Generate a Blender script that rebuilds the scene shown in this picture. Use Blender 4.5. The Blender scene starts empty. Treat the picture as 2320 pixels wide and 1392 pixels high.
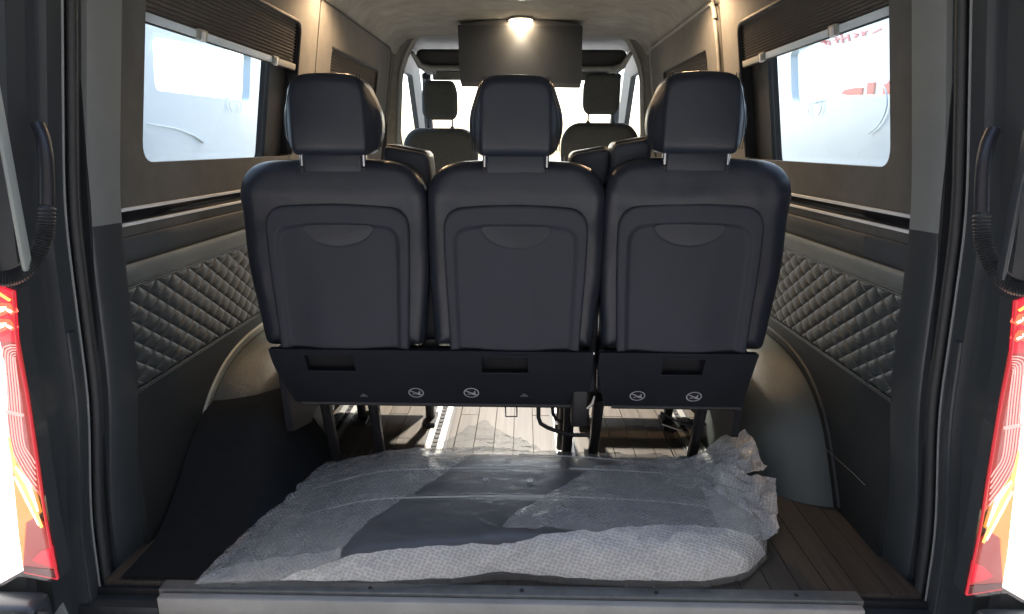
import bpy, bmesh, math, random
from mathutils import Vector, noise
from mathutils.geometry import tessellate_polygon
R = math.radians
random.seed(4)
S = bpy.context.scene
COL = S.collection

# ---------------------------------------------------------------- camera
F, CX, CY = 1450.0, 1160.0, 696.0            # focal length and centre in photo pixels (2320 x 1392)
TH = math.atan(368 / F); PSI = math.atan(25 * math.cos(TH) / F); ROLL = R(-0.35)
CAM = Vector((0.025, 0.0, 0.97))
cd = bpy.data.cameras.new('camera'); cam = bpy.data.objects.new('camera', cd); COL.objects.link(cam)
cd.sensor_width = 36; cd.lens = F / 2320 * 36; cd.clip_start = 0.02; cd.clip_end = 500
from mathutils import Matrix
cam.matrix_world = (Matrix.Translation(CAM) @ Matrix.Rotation(PSI, 4, 'Z') @ Matrix.Rotation(R(90) - TH, 4, 'X')
                    @ Matrix.Rotation(-ROLL, 4, 'Z'))
S.camera = cam
S.render.resolution_x = 1024; S.render.resolution_y = 614
MW = cam.matrix_world.copy()

def at(px, py, x=None, y=None, z=None):
    """point of a real plane (x=, y= or z=) met by the line of sight of a photo pixel"""
    d = MW.to_3x3() @ Vector(((px - CX) / F, -(py - CY) / F, -1.0))
    if x is not None: t = (x - CAM.x) / d.x
    elif y is not None: t = (y - CAM.y) / d.y
    else: t = (z - CAM.z) / d.z
    return CAM + d * t

# ---------------------------------------------------------------- light
W = bpy.data.worlds.new('World'); S.world = W; W.use_nodes = True
nt = W.node_tree; nt.nodes.clear()
sky = nt.nodes.new('ShaderNodeTexSky'); sky.sky_type = 'NISHITA'; sky.sun_disc = False
sky.sun_elevation = R(50); sky.sun_rotation = R(0); sky.dust_density = 3.0; sky.air_density = 1.0
bg = nt.nodes.new('ShaderNodeBackground'); bg.inputs['Strength'].default_value = 0.13
wo = nt.nodes.new('ShaderNodeOutputWorld')
nt.links.new(sky.outputs[0], bg.inputs[0]); nt.links.new(bg.outputs[0], wo.inputs[0])
sl = bpy.data.lights.new('sun', 'SUN'); sl.energy = 1.5; sl.angle = R(12); sl.color = (1, 0.95, 0.88)
sun = bpy.data.objects.new('sun', sl); COL.objects.link(sun)
sun.rotation_euler = (R(40), 0, R(180))
sun.location = (0, 8, 12)
S.view_settings.view_transform = 'Standard'; S.view_settings.look = 'None'
S.view_settings.exposure = 2.6; S.view_settings.gamma = 1.0
S.cycles.transparent_max_bounces = 24
S.cycles.max_bounces = 8

# ---------------------------------------------------------------- materials
def lerp(a, b, t): return a + (b - a) * t
def sstep(a, b, x):
    t = max(0.0, min(1.0, (x - a) / (b - a))); return t * t * (3 - 2 * t)

def mat(name, col, rough=0.6, metal=0.0, var=0.15, vscale=6.0, bump=0.0, bscale=300.0, spec=0.5, sheen=0.0,
        coat=0.0, kind='noise', bump_dist=0.001, col2=None, rvar=0.0):
    m = bpy.data.materials.new(name); m.use_nodes = True
    n = m.node_tree.nodes; l = m.node_tree.links
    b = n['Principled BSDF']
    b.inputs['Roughness'].default_value = rough; b.inputs['Metallic'].default_value = metal
    b.inputs['Specular IOR Level'].default_value = spec
    b.inputs['Sheen Weight'].default_value = sheen
    b.inputs['Coat Weight'].default_value = coat
    tc = n.new('ShaderNodeTexCoord')
    c2 = col2 or tuple(c * (1 + var) for c in col)
    c1 = tuple(c * (1 - var) for c in col)
    nz = n.new('ShaderNodeTexNoise'); nz.inputs['Scale'].default_value = vscale
    nz.inputs['Detail'].default_value = 6; nz.inputs['Roughness'].default_value = 0.65
    l.new(tc.outputs['Object'], nz.inputs['Vector'])
    rp = n.new('ShaderNodeValToRGB')
    rp.color_ramp.elements[0].position = 0.32; rp.color_ramp.elements[0].color = (*c1, 1)
    rp.color_ramp.elements[1].position = 0.68; rp.color_ramp.elements[1].color = (*c2, 1)
    l.new(nz.outputs['Fac'], rp.inputs['Fac']); l.new(rp.outputs['Color'], b.inputs['Base Color'])
    if rvar:
        mr = n.new('ShaderNodeMapRange'); mr.inputs['To Min'].default_value = rough - rvar
        mr.inputs['To Max'].default_value = rough + rvar
        l.new(nz.outputs['Fac'], mr.inputs['Value']); l.new(mr.outputs[0], b.inputs['Roughness'])
    if bump:
        if kind == 'leather':
            t = n.new('ShaderNodeTexVoronoi'); t.inputs['Scale'].default_value = bscale; o = t.outputs['Distance']
        else:
            t = n.new('ShaderNodeTexNoise'); t.inputs['Scale'].default_value = bscale
            t.inputs['Detail'].default_value = 3; o = t.outputs['Fac']
        l.new(tc.outputs['Object'], t.inputs['Vector'])
        bp = n.new('ShaderNodeBump'); bp.inputs['Strength'].default_value = bump
        bp.inputs['Distance'].default_value = bump_dist
        l.new(o, bp.inputs['Height']); l.new(bp.outputs[0], b.inputs['Normal'])
    return m

def emis(name, col, strength):
    m = bpy.data.materials.new(name); m.use_nodes = True
    n = m.node_tree.nodes; b = n['Principled BSDF']
    b.inputs['Base Color'].default_value = (*[c * 0.5 for c in col], 1)
    b.inputs['Emission Color'].default_value = (*col, 1); b.inputs['Emission Strength'].default_value = strength
    b.inputs['Roughness'].default_value = 0.3
    return m

def glass(name, tint=(0.9, 0.95, 0.96), gloss=0.06, rough=0.02):
    m = bpy.data.materials.new(name); m.use_nodes = True
    n = m.node_tree.nodes; l = m.node_tree.links; n.clear()
    o = n.new('ShaderNodeOutputMaterial'); mx = n.new('ShaderNodeMixShader')
    t = n.new('ShaderNodeBsdfTransparent'); g = n.new('ShaderNodeBsdfGlossy')
    t.inputs[0].default_value = (*tint, 1); g.inputs['Roughness'].default_value = rough
    mx.inputs[0].default_value = gloss
    l.new(t.outputs[0], mx.inputs[1]); l.new(g.outputs[0], mx.inputs[2]); l.new(mx.outputs[0], o.inputs[0])
    return m

def bubble(name, opac, seed):
    """clear bubble film: rows of raised cells, milky where the film is seen edge-on or creased"""
    m = bpy.data.materials.new(name); m.use_nodes = True
    n = m.node_tree.nodes; l = m.node_tree.links; n.clear()
    o = n.new('ShaderNodeOutputMaterial'); mx = n.new('ShaderNodeMixShader')
    t = n.new('ShaderNodeBsdfTransparent'); p = n.new('ShaderNodeBsdfPrincipled')
    t.inputs[0].default_value = (0.93, 0.94, 0.94, 1)
    p.inputs['Base Color'].default_value = (0.80, 0.79, 0.76, 1); p.inputs['Roughness'].default_value = 0.16; p.inputs['Coat Weight'].default_value = 0.4
    p.inputs['Specular IOR Level'].default_value = 0.9
    tc = n.new('ShaderNodeTexCoord'); mp = n.new('ShaderNodeMapping')
    mp.inputs['Scale'].default_value = (105, 105, 105); mp.inputs['Rotation'].default_value = (0, 0, R(seed))
    sx = n.new('ShaderNodeSeparateXYZ'); cx_ = n.new('ShaderNodeCombineXYZ'); a_ = n.new('ShaderNodeMath'); a_.operation = 'ADD'
    l.new(tc.outputs['Object'], sx.inputs[0]); l.new(sx.outputs[0], cx_.inputs[0])
    l.new(sx.outputs[1], a_.inputs[0]); l.new(sx.outputs[2], a_.inputs[1]); l.new(a_.outputs[0], cx_.inputs[1])
    l.new(cx_.outputs[0], mp.inputs[0])
    v = n.new('ShaderNodeTexVoronoi'); v.inputs['Scale'].default_value = 1.0; v.inputs['Randomness'].default_value = 0.4
    v.voronoi_dimensions = '2D'; l.new(mp.outputs[0], v.inputs['Vector'])
    bp = n.new('ShaderNodeBump'); bp.inputs['Strength'].default_value = 0.9; bp.inputs['Distance'].default_value = 0.003
    bp.invert = True
    cr = n.new('ShaderNodeTexNoise'); cr.inputs['Scale'].default_value = 14; cr.inputs['Detail'].default_value = 8
    cr.inputs['Distortion'].default_value = 1.2; l.new(tc.outputs['Object'], cr.inputs['Vector'])
    b2 = n.new('ShaderNodeBump'); b2.inputs['Strength'].default_value = 0.7; b2.inputs['Distance'].default_value = 0.02
    l.new(cr.outputs['Fac'], b2.inputs['Height']); l.new(b2.outputs[0], bp.inputs['Normal'])
    l.new(v.outputs['Distance'], bp.inputs['Height']); l.new(bp.outputs[0], p.inputs['Normal'])
    # bubble rims scatter more than the flat tops
    mr = n.new('ShaderNodeMapRange'); mr.inputs['From Min'].default_value = 0.15; mr.inputs['From Max'].default_value = 0.6
    mr.inputs['To Min'].default_value = opac * 0.85; mr.inputs['To Max'].default_value = min(1, opac * 1.25)
    l.new(v.outputs['Distance'], mr.inputs['Value'])
    lw = n.new('ShaderNodeLayerWeight'); lw.inputs['Blend'].default_value = 0.25
    ad = n.new('ShaderNodeMath'); ad.operation = 'MULTIPLY_ADD'; ad.inputs[1].default_value = 0.45; ad.use_clamp = True
    l.new(lw.outputs['Facing'], ad.inputs[0]); l.new(mr.outputs[0], ad.inputs[2])
    nm = n.new('ShaderNodeMapRange'); nm.inputs['To Min'].default_value = 0.75; nm.inputs['To Max'].default_value = 1.25
    l.new(cr.outputs['Fac'], nm.inputs['Value'])
    mu = n.new('ShaderNodeMath'); mu.operation = 'MULTIPLY'; mu.use_clamp = True
    l.new(ad.outputs[0], mu.inputs[0]); l.new(nm.outputs[0], mu.inputs[1])
    l.new(mu.outputs[0], mx.inputs[0]); l.new(t.outputs[0], mx.inputs[1]); l.new(p.outputs[0], mx.inputs[2])
    l.new(mx.outputs[0], o.inputs[0])
    return m

def translucent(m, fac):
    n = m.node_tree.nodes; l = m.node_tree.links; b = n['Principled BSDF']; o = n['Material Output']
    t = n.new('ShaderNodeBsdfTranslucent'); mx = n.new('ShaderNodeMixShader'); mx.inputs[0].default_value = fac
    l.new(b.outputs[0], mx.inputs[1]); l.new(t.outputs[0], mx.inputs[2]); l.new(mx.outputs[0], o.inputs[0])
    src = b.inputs['Base Color'].links[0].from_socket; l.new(src, t.inputs[0])
    return m

def wood(name):
    m = mat(name, (0.105, 0.085, 0.068), 0.42, var=0.2, vscale=3, spec=0.4)
    n = m.node_tree.nodes; l = m.node_tree.links
    tc = n['Texture Coordinate']; mp = n.new('ShaderNodeMapping'); mp.inputs['Scale'].default_value = (60, 2.5, 20)
    oi = n.new('ShaderNodeObjectInfo'); ad = n.new('ShaderNodeVectorMath'); ad.operation = 'ADD'
    l.new(tc.outputs['Object'], ad.inputs[0]); l.new(oi.outputs['Random'], ad.inputs[1]); l.new(ad.outputs[0], mp.inputs[0])
    nz = n.new('ShaderNodeTexNoise'); nz.inputs['Scale'].default_value = 1.5; nz.inputs['Detail'].default_value = 8
    nz.inputs['Distortion'].default_value = 0.6
    l.new(mp.outputs[0], nz.inputs['Vector'])
    rp = n.new('ShaderNodeValToRGB'); rp.color_ramp.elements[0].position = 0.3; rp.color_ramp.elements[1].position = 0.7
    rp.color_ramp.elements[0].color = (0.040, 0.034, 0.029, 1); rp.color_ramp.elements[1].color = (0.072, 0.062, 0.052, 1)
    l.new(nz.outputs['Fac'], rp.inputs['Fac'])
    hs = n.new('ShaderNodeHueSaturation'); mr = n.new('ShaderNodeMapRange')
    mr.inputs['To Min'].default_value = 0.92; mr.inputs['To Max'].default_value = 1.08
    l.new(oi.outputs['Random'], mr.inputs['Value']); l.new(mr.outputs[0], hs.inputs['Value'])
    l.new(rp.outputs[0], hs.inputs['Color'])
    l.new(hs.outputs[0], n['Principled BSDF'].inputs['Base Color'])
    bp = n.new('ShaderNodeBump'); bp.inputs['Strength'].default_value = 0.25; bp.inputs['Distance'].default_value = 0.001
    l.new(nz.outputs['Fac'], bp.inputs['Height']); l.new(bp.outputs[0], n['Principled BSDF'].inputs['Normal'])
    return m

M = dict(
    suede=mat('suede', (0.108, 0.107, 0.100), 0.95, var=0.14, vscale=11, bump=0.5, bscale=260, spec=0.1, sheen=0.15),
    ledge=mat('ledge_vinyl', (0.06, 0.067, 0.072), 0.55, var=0.1, bump=0.3, bscale=500),
    rail=mat('padded_vinyl', (0.12, 0.135, 0.13), 0.5, var=0.12, vscale=9, bump=0.3, bscale=600, kind='leather'),
    quilt=mat('quilted_leather', (0.05, 0.058, 0.06), 0.34, var=0.08, bump=0.35, bscale=700, kind='leather', spec=0.6),
    lower=mat('lower_vinyl', (0.016, 0.020, 0.022), 0.6, var=0.12, bump=0.4, bscale=600, kind='leather'),
    gloss_black=mat('gloss_black', (0.012, 0.012, 0.014), 0.15, var=0.05, spec=0.5),
    alu=mat('brushed_aluminium', (0.88, 0.88, 0.86), 0.4, metal=0.1, var=0.06),
    alu_rail=mat('rail_aluminium', (0.6, 0.6, 0.58), 0.35, metal=0.9, var=0.1),
    chrome=mat('chrome', (0.85, 0.85, 0.86), 0.08, metal=1.0, var=0.02),
    leather=mat('seat_leather', (0.022, 0.027, 0.039), 0.28, var=0.1, bump=0.3, bscale=550, kind='leather', spec=0.5),
    shell=mat('seat_back_plastic', (0.034, 0.039, 0.052), 0.6, var=0.10, vscale=4, bump=0.7, bscale=330, rvar=0.08, spec=0.4),
    base=mat('seat_base_plastic', (0.012, 0.014, 0.021), 0.55, var=0.08, bump=0.3, bscale=900, spec=0.4),
    pocket=mat('pocket_plastic', (0.015, 0.016, 0.02), 0.5, var=0.08),
    thread=mat('stitching', (0.02, 0.02, 0.022), 0.8),
    print=mat('printed_mark', (0.45, 0.46, 0.5), 0.6, var=0.05),
    print_dim=mat('worn_printed_mark', (0.16, 0.165, 0.18), 0.6, var=0.2, vscale=120),
    steel=mat('black_steel', (0.02, 0.02, 0.023), 0.4, var=0.1),
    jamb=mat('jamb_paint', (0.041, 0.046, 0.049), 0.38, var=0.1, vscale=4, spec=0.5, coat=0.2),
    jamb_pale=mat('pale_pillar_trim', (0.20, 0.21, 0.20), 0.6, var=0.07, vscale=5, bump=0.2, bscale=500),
    rubber=mat('rubber_seal', (0.03, 0.031, 0.032), 0.5, var=0.15, bump=0.5, bscale=400),
    arch=mat('arch_vinyl', (0.072, 0.084, 0.082), 0.34, var=0.1, bump=0.7, bscale=420, kind='leather', spec=0.55),
    trim_pale=mat('pale_vinyl_trim', (0.3, 0.32, 0.29), 0.5, var=0.08, bump=0.3, bscale=400),
    carpet=mat('black_carpet', (0.015, 0.018, 0.021), 0.95, var=0.12, vscale=60, bump=0.8, bscale=500, spec=0.1),
    sill=mat('sill_trim', (0.33, 0.32, 0.295), 0.5, metal=0.0, var=0.14, vscale=7, bump=0.25, bscale=300, rvar=0.1),
    sill_top=mat('sill_plate', (0.16, 0.165, 0.16), 0.45, metal=0.3, var=0.25, vscale=18, rvar=0.15),
    blind=mat('pleated_blind_fabric', (0.17, 0.155, 0.14), 0.9, var=0.08, vscale=30),
    black=mat('black_trim', (0.016, 0.017, 0.02), 0.6, var=0.1),
    ceil=mat('headliner_suede', (0.25, 0.25, 0.235), 0.95, var=0.24, vscale=7, bump=0.4, bscale=240, spec=0.1, sheen=0.15),
    cabgrey=mat('cab_plastic', (0.25, 0.26, 0.25), 0.6, var=0.1),
    cabdark=mat('cab_dark_plastic', (0.07, 0.073, 0.08), 0.55, var=0.1),
    cabseat=mat('cab_seat_fabric', (0.09, 0.098, 0.098), 0.75, var=0.15, vscale=40, bump=0.4, bscale=400),
    piping=mat('light_piping', (0.3, 0.3, 0.29), 0.5),
    screen=mat('screen_panel', (0.03, 0.036, 0.046), 0.6, var=0.05, spec=0.5),
    bezel=mat('screen_bezel', (0.06, 0.063, 0.07), 0.4, var=0.05),
    board=mat('dark_moulded_board', (0.014, 0.017, 0.026), 0.35, var=0.1, vscale=9, bump=0.2, bscale=300, spec=0.6),
    asphalt=mat('concrete_yard', (0.36, 0.35, 0.33), 0.9, var=0.3, vscale=4, bump=0.6, bscale=80),
    carpaint=mat('pale_car_paint', (0.70, 0.77, 0.80), 0.3, var=0.02, coat=0.5),
    carpanel=mat('pale_car_interior', (0.48, 0.55, 0.58), 0.55, var=0.05),
    white=mat('white_paint', (0.8, 0.8, 0.8), 0.4, var=0.02),
    red=mat('red_sign_paint', (0.6, 0.03, 0.03), 0.5, var=0.05),
    carpale=mat('pale_car_highlight', (0.8, 0.86, 0.88), 0.35, var=0.02),
    glass=glass('window_glass'), cover=glass('lamp_cover', (1, .96, .96), .08, .08),
    bub1=bubble('bubble_film', 0.055, 8), bub2=bubble('bubble_film_second_layer', 0.20, 52), bub3=bubble('bubble_film_edge', 0.48, 20),
    wood=wood('floor_planks'), sky_block=mat('sky_block_grey', (0.09, 0.09, 0.09), 0.9, var=0.1),
    dome=emis('dome_lamp_diffuser', (1.0, 0.93, 0.82), 9.0), dome_warm=emis('dome_lamp_bulb', (1.0, 0.72, 0.42), 22.0),
    lampring=mat('lamp_ring', (0.5, 0.48, 0.45), 0.4),
    em_red=emis('tail_red', (1.0, 0.03, 0.06), 0.13), em_red_hot=emis('tail_red_hot', (1.0, 0.10, 0.05), 0.45),
    em_hot=emis('tail_white_hot', (1.0, 0.82, 0.5), 1.0), em_orange=emis('tail_orange', (1.0, 0.36, 0.06), 0.17),
    em_yellow=emis('tail_yellow', (1.0, 0.5, 0.10), 0.4),
    em_pink=emis('tail_pink', (0.55, 0.06, 0.05), 0.09), em_edge=emis('tail_edge', (1.0, 0.05, 0.07), 0.07), em_line=emis('tail_line', (1.0, 0.55, 0.5), 0.16),
    em_white=emis('reverse_lamp', (1.0, 0.97, 0.92), 0.8), dk_red=mat('dark_red_lens', (0.16, 0.02, 0.02), 0.2, var=0.2),
)

# ---------------------------------------------------------------- mesh helpers
def tag(o, label=None, cat=None, group=None, kind=None):
    if label: o['label'] = label
    if cat: o['category'] = cat
    if group: o['group'] = group
    if kind: o['kind'] = kind
    return o

def empty(name, loc=(0, 0, 0), **k):
    o = bpy.data.objects.new(name, None); o.location = loc; o.empty_display_size = 0.05
    COL.objects.link(o); return tag(o, **k)

def link(name, me, m, parent=None, smooth=35, **k):
    me.materials.append(m)
    if smooth:
        for p in me.polygons: p.use_smooth = True
        try: me.set_sharp_from_angle(angle=R(smooth))
        except Exception: pass
    o = bpy.data.objects.new(name, me); COL.objects.link(o)
    if parent is not None:
        o.parent = parent
        pl = parent.location.copy(); g = parent.parent
        while g is not None: pl += g.location; g = g.parent
        o.location = -pl            # meshes are written in van coordinates
    return tag(o, **k)

def build(name, V, Fc, m, parent=None, smooth=35, **k):
    me = bpy.data.meshes.new(name); me.from_pydata([tuple(v) for v in V], [], Fc); me.validate(); me.update()
    bm = bmesh.new(); bm.from_mesh(me); bmesh.ops.recalc_face_normals(bm, faces=bm.faces); bm.to_mesh(me); bm.free()
    return link(name, me, m, parent, smooth, **k)

class MB:
    def __init__(s): s.V = []; s.F = []
    def add(s, V, Fc):
        b = len(s.V); s.V += [tuple(v) for v in V]; s.F += [tuple(i + b for i in f) for f in Fc]; return s
    def box(s, x0, x1, y0, y1, z0, z1):
        V = [(x, y, z) for z in (z0, z1) for y in (y0, y1) for x in (x0, x1)]
        return s.add(V, [(0, 1, 3, 2), (4, 6, 7, 5), (0, 4, 5, 1), (1, 5, 7, 3), (3, 7, 6, 2), (2, 6, 4, 0)])
    def tube(s, pts, r, seg=10, closed=False, caps=True):
        pts = [Vector(p) for p in pts]; n = len(pts); V = []; Fc = []
        up = None
        for i, p in enumerate(pts):
            a = pts[(i - 1) % n] if (i or closed) else p
            b = pts[(i + 1) % n] if (i < n - 1 or closed) else p
            d = (b - a).normalized()
            if up is None:
                up = Vector((0, 0, 1)) if abs(d.z) < 0.9 else Vector((1, 0, 0))
            u = (up - d * up.dot(d)).normalized(); w = d.cross(u); up = u
            rr = r[i] if isinstance(r, (list, tuple)) else r
            for k in range(seg):
                an = 2 * math.pi * k / seg
                V.append(p + (u * math.cos(an) + w * math.sin(an)) * rr)
        m_ = n if closed else n - 1
        for i in range(m_):
            for k in range(seg):
                a = i * seg + k; b = i * seg + (k + 1) % seg; j = (i + 1) % n
                Fc.append((a, b, j * seg + (k + 1) % seg, j * seg + k))
        if caps and not closed:
            Fc.append(tuple(range(seg))[::-1]); Fc.append(tuple((n - 1) * seg + k for k in range(seg)))
        return s.add(V, Fc)
    def grid(s, fn, nu, nv):
        V = [fn(i / nu, j / nv) for j in range(nv + 1) for i in range(nu + 1)]
        Fc = [(j * (nu + 1) + i, j * (nu + 1) + i + 1, (j + 1) * (nu + 1) + i + 1, (j + 1) * (nu + 1) + i)
              for j in range(nv) for i in range(nu)]
        return s.add(V, Fc)
    def loft(s, rings, closed=True, caps=True):
        n = len(rings[0]); V = [p for r_ in rings for p in r_]; Fc = []
        for i in range(len(rings) - 1):
            for k in range(n if closed else n - 1):
                Fc.append((i * n + k, i * n + (k + 1) % n, (i + 1) * n + (k + 1) % n, (i + 1) * n + k))
        if caps and closed:
            Fc.append(tuple(range(n))[::-1]); Fc.append(tuple((len(rings) - 1) * n + k for k in range(n)))
        return s.add(V, Fc)
    def build(s, name, m, parent=None, smooth=35, **k): return build(name, s.V, s.F, m, parent, smooth, **k)

def rbox(name, x0, x1, y0, y1, z0, z1, r, m, parent=None, seg=3, warp=None, **k):
    bm = bmesh.new(); bmesh.ops.create_cube(bm, size=1)
    for v in bm.verts:
        v.co = Vector((lerp(x0, x1, v.co.x + .5), lerp(y0, y1, v.co.y + .5), lerp(z0, z1, v.co.z + .5)))
    bmesh.ops.bevel(bm, geom=bm.edges[:], offset=r, segments=seg, profile=0.5, affect='EDGES', clamp_overlap=True)
    if warp:
        for v in bm.verts: v.co = Vector(warp(v.co))
    me = bpy.data.meshes.new(name); bm.to_mesh(me); bm.free()
    return link(name, me, m, parent, 50, **k)

def rounded(pts, r, seg=6):
    """2D polygon with its corners rounded; r is one radius or one per corner"""
    out = []; n = len(pts)
    for i in range(n):
        p = Vector(pts[i]); a = Vector(pts[i - 1]) - p; b = Vector(pts[(i + 1) % n]) - p
        rr = r[i] if isinstance(r, (list, tuple)) else r
        if rr <= 0: out.append(tuple(p)); continue
        rr = min(rr, a.length * .49, b.length * .49)
        p0 = p + a.normalized() * rr; p1 = p + b.normalized() * rr
        for k in range(seg + 1):
            t = k / seg; out.append(tuple((1 - t) ** 2 * p0 + 2 * t * (1 - t) * p + t * t * p1))
    return out

def slab(name, outer, holes, f0, f1, m, parent=None, smooth=35, **k):
    """plate of real thickness: f0/f1 carry a 2D point to the near and the far face"""
    loops = [outer] + holes
    flat = [p for lp in loops for p in lp]
    tris = tessellate_polygon([[Vector((p[0], p[1], 0)) for p in lp] for lp in loops])
    n = len(flat); V = [f0(*p) for p in flat] + [f1(*p) for p in flat]
    Fc = [tuple(t) for t in tris] + [tuple(i + n for i in t)[::-1] for t in tris]
    b = 0
    for lp in loops:
        L = len(lp)
        for i in range(L): Fc.append((b + i, b + (i + 1) % L, b + (i + 1) % L + n, b + i + n))
        b += L
    return build(name, V, Fc, m, parent, smooth, **k)

def wx(z):
    """inner wall face: upright and slightly flared below the belt line, leaning inward above it"""
    q = (z - 0.84) / 0.035
    sp = 0.035 * (math.log1p(math.exp(q)) if q < 30 else q)
    return 0.87 + 0.03 * (0.84 - z + sp) / 0.84 - 0.16 * sp

# ================================================================ SETTING
# ---- floor of planks
floor = MB().box(-0.95, 0.95, 1.235, 6.2, -0.06, -0.012).build('floor', M['black'], kind='structure', smooth=0)
PW = 0.066
pm = {}
def plank_mesh(L):
    key = round(L, 3)
    if key not in pm:
        bm = bmesh.new(); bmesh.ops.create_cube(bm, size=1)
        for v in bm.verts: v.co = Vector((v.co.x * (PW - 0.0016), v.co.y * (L - 0.002), v.co.z * 0.012))
        ed = [e for e in bm.edges if all(v.co.z > 0 for v in e.verts)]
        bmesh.ops.bevel(bm, geom=ed, offset=0.0009, segments=1, affect='EDGES')
        me = bpy.data.meshes.new('plank'); bm.to_mesh(me); bm.free(); me.materials.append(M['wood']); pm[key] = me
    return pm[key]
for i in range(28):
    x = -0.924 + PW * (i + 0.5); y = 1.245; first = [0.75, 1.2, 0.45, 0.95][i % 4]; k = 0
    while y < 4.6:
        L = min(first if k == 0 else 1.2, 4.6 - y)
        if L < 0.03: break
        o = bpy.data.objects.new('plank', plank_mesh(L)); COL.objects.link(o); o.parent = floor
        o.location = (x, y + L / 2, -0.006 + random.uniform(-.0003, .0003)); y += L; k += 1

# rails sunk in the floor
def floor_rail(x, label):
    t = empty('seat_rail', (x, 2.9, 0), label=label, cat='floor rail', group='seat rails along the floor')
    for s in (-1, 1):
        MB().box(x + s * 0.02 - 0.010, x + s * 0.02 + 0.010, 1.5, 4.4, -0.001, 0.006).build('rail_strip', M['alu_rail'], t, smooth=0)
        MB().box(x + s * 0.037 - 0.004, x + s * 0.037 + 0.004, 1.5, 4.4, -0.002, 0.0035).build('rail_gasket', M['rubber'], t, smooth=0)
    MB().box(x - 0.0098, x + 0.0098, 1.5, 4.4, -0.001, 0.0012).build('rail_channel', M['black'], t, smooth=0)
    b = MB()
    for k in range(90):
        yy = 1.52 + k * 0.032
        b.tube([(x, yy, 0.0012), (x, yy, 0.004)], 0.0085 + 0.001 * (k % 2), seg=8)
    b.build('lock_stud_row', M['steel'], t)
floor_rail(-0.262, 'aluminium seat rail under the middle of the double seat, left edge of the lit aisle')
floor_rail(0.170, 'aluminium seat rail at the right edge of the lit aisle, by the black hand bars')
floor_rail(-0.62, 'dark aluminium seat rail under the left seat, nearest the left wheel arch')
floor_rail(0.60, 'dark aluminium seat rail under the right seat, nearest the right wheel arch')

# ---- rear sill
sill = rbox('rear_sill', -0.776, 0.776, 1.195, 1.216, -0.14, -0.004, 0.004, M['sill'], kind='structure')
rbox('sill_plate', -0.782, 0.782, 1.2165, 1.25, -0.02, 0.003, 0.002, M['sill_top'], sill)
for i, x in enumerate((-0.62, -0.31, 0.03, 0.33, 0.64)):
    MB().tube([(x, 1.232, 0.002), (x, 1.232, 0.0055)], [0.006, 0.0045], seg=12).build('screw_head', M['steel'], sill)
MB().box(-1.02, 1.02, 1.13, 1.194, -0.62, -0.075).build('rear_bumper_face', M['jamb'], sill, smooth=0)
for s in (-1, 1):
    MB().box(min(s * .777, s * 1.0), max(s * .777, s * 1.0), 1.196, 1.30, -0.14, -0.03).build('sill_corner', M['jamb'], sill, smooth=0)

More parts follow.
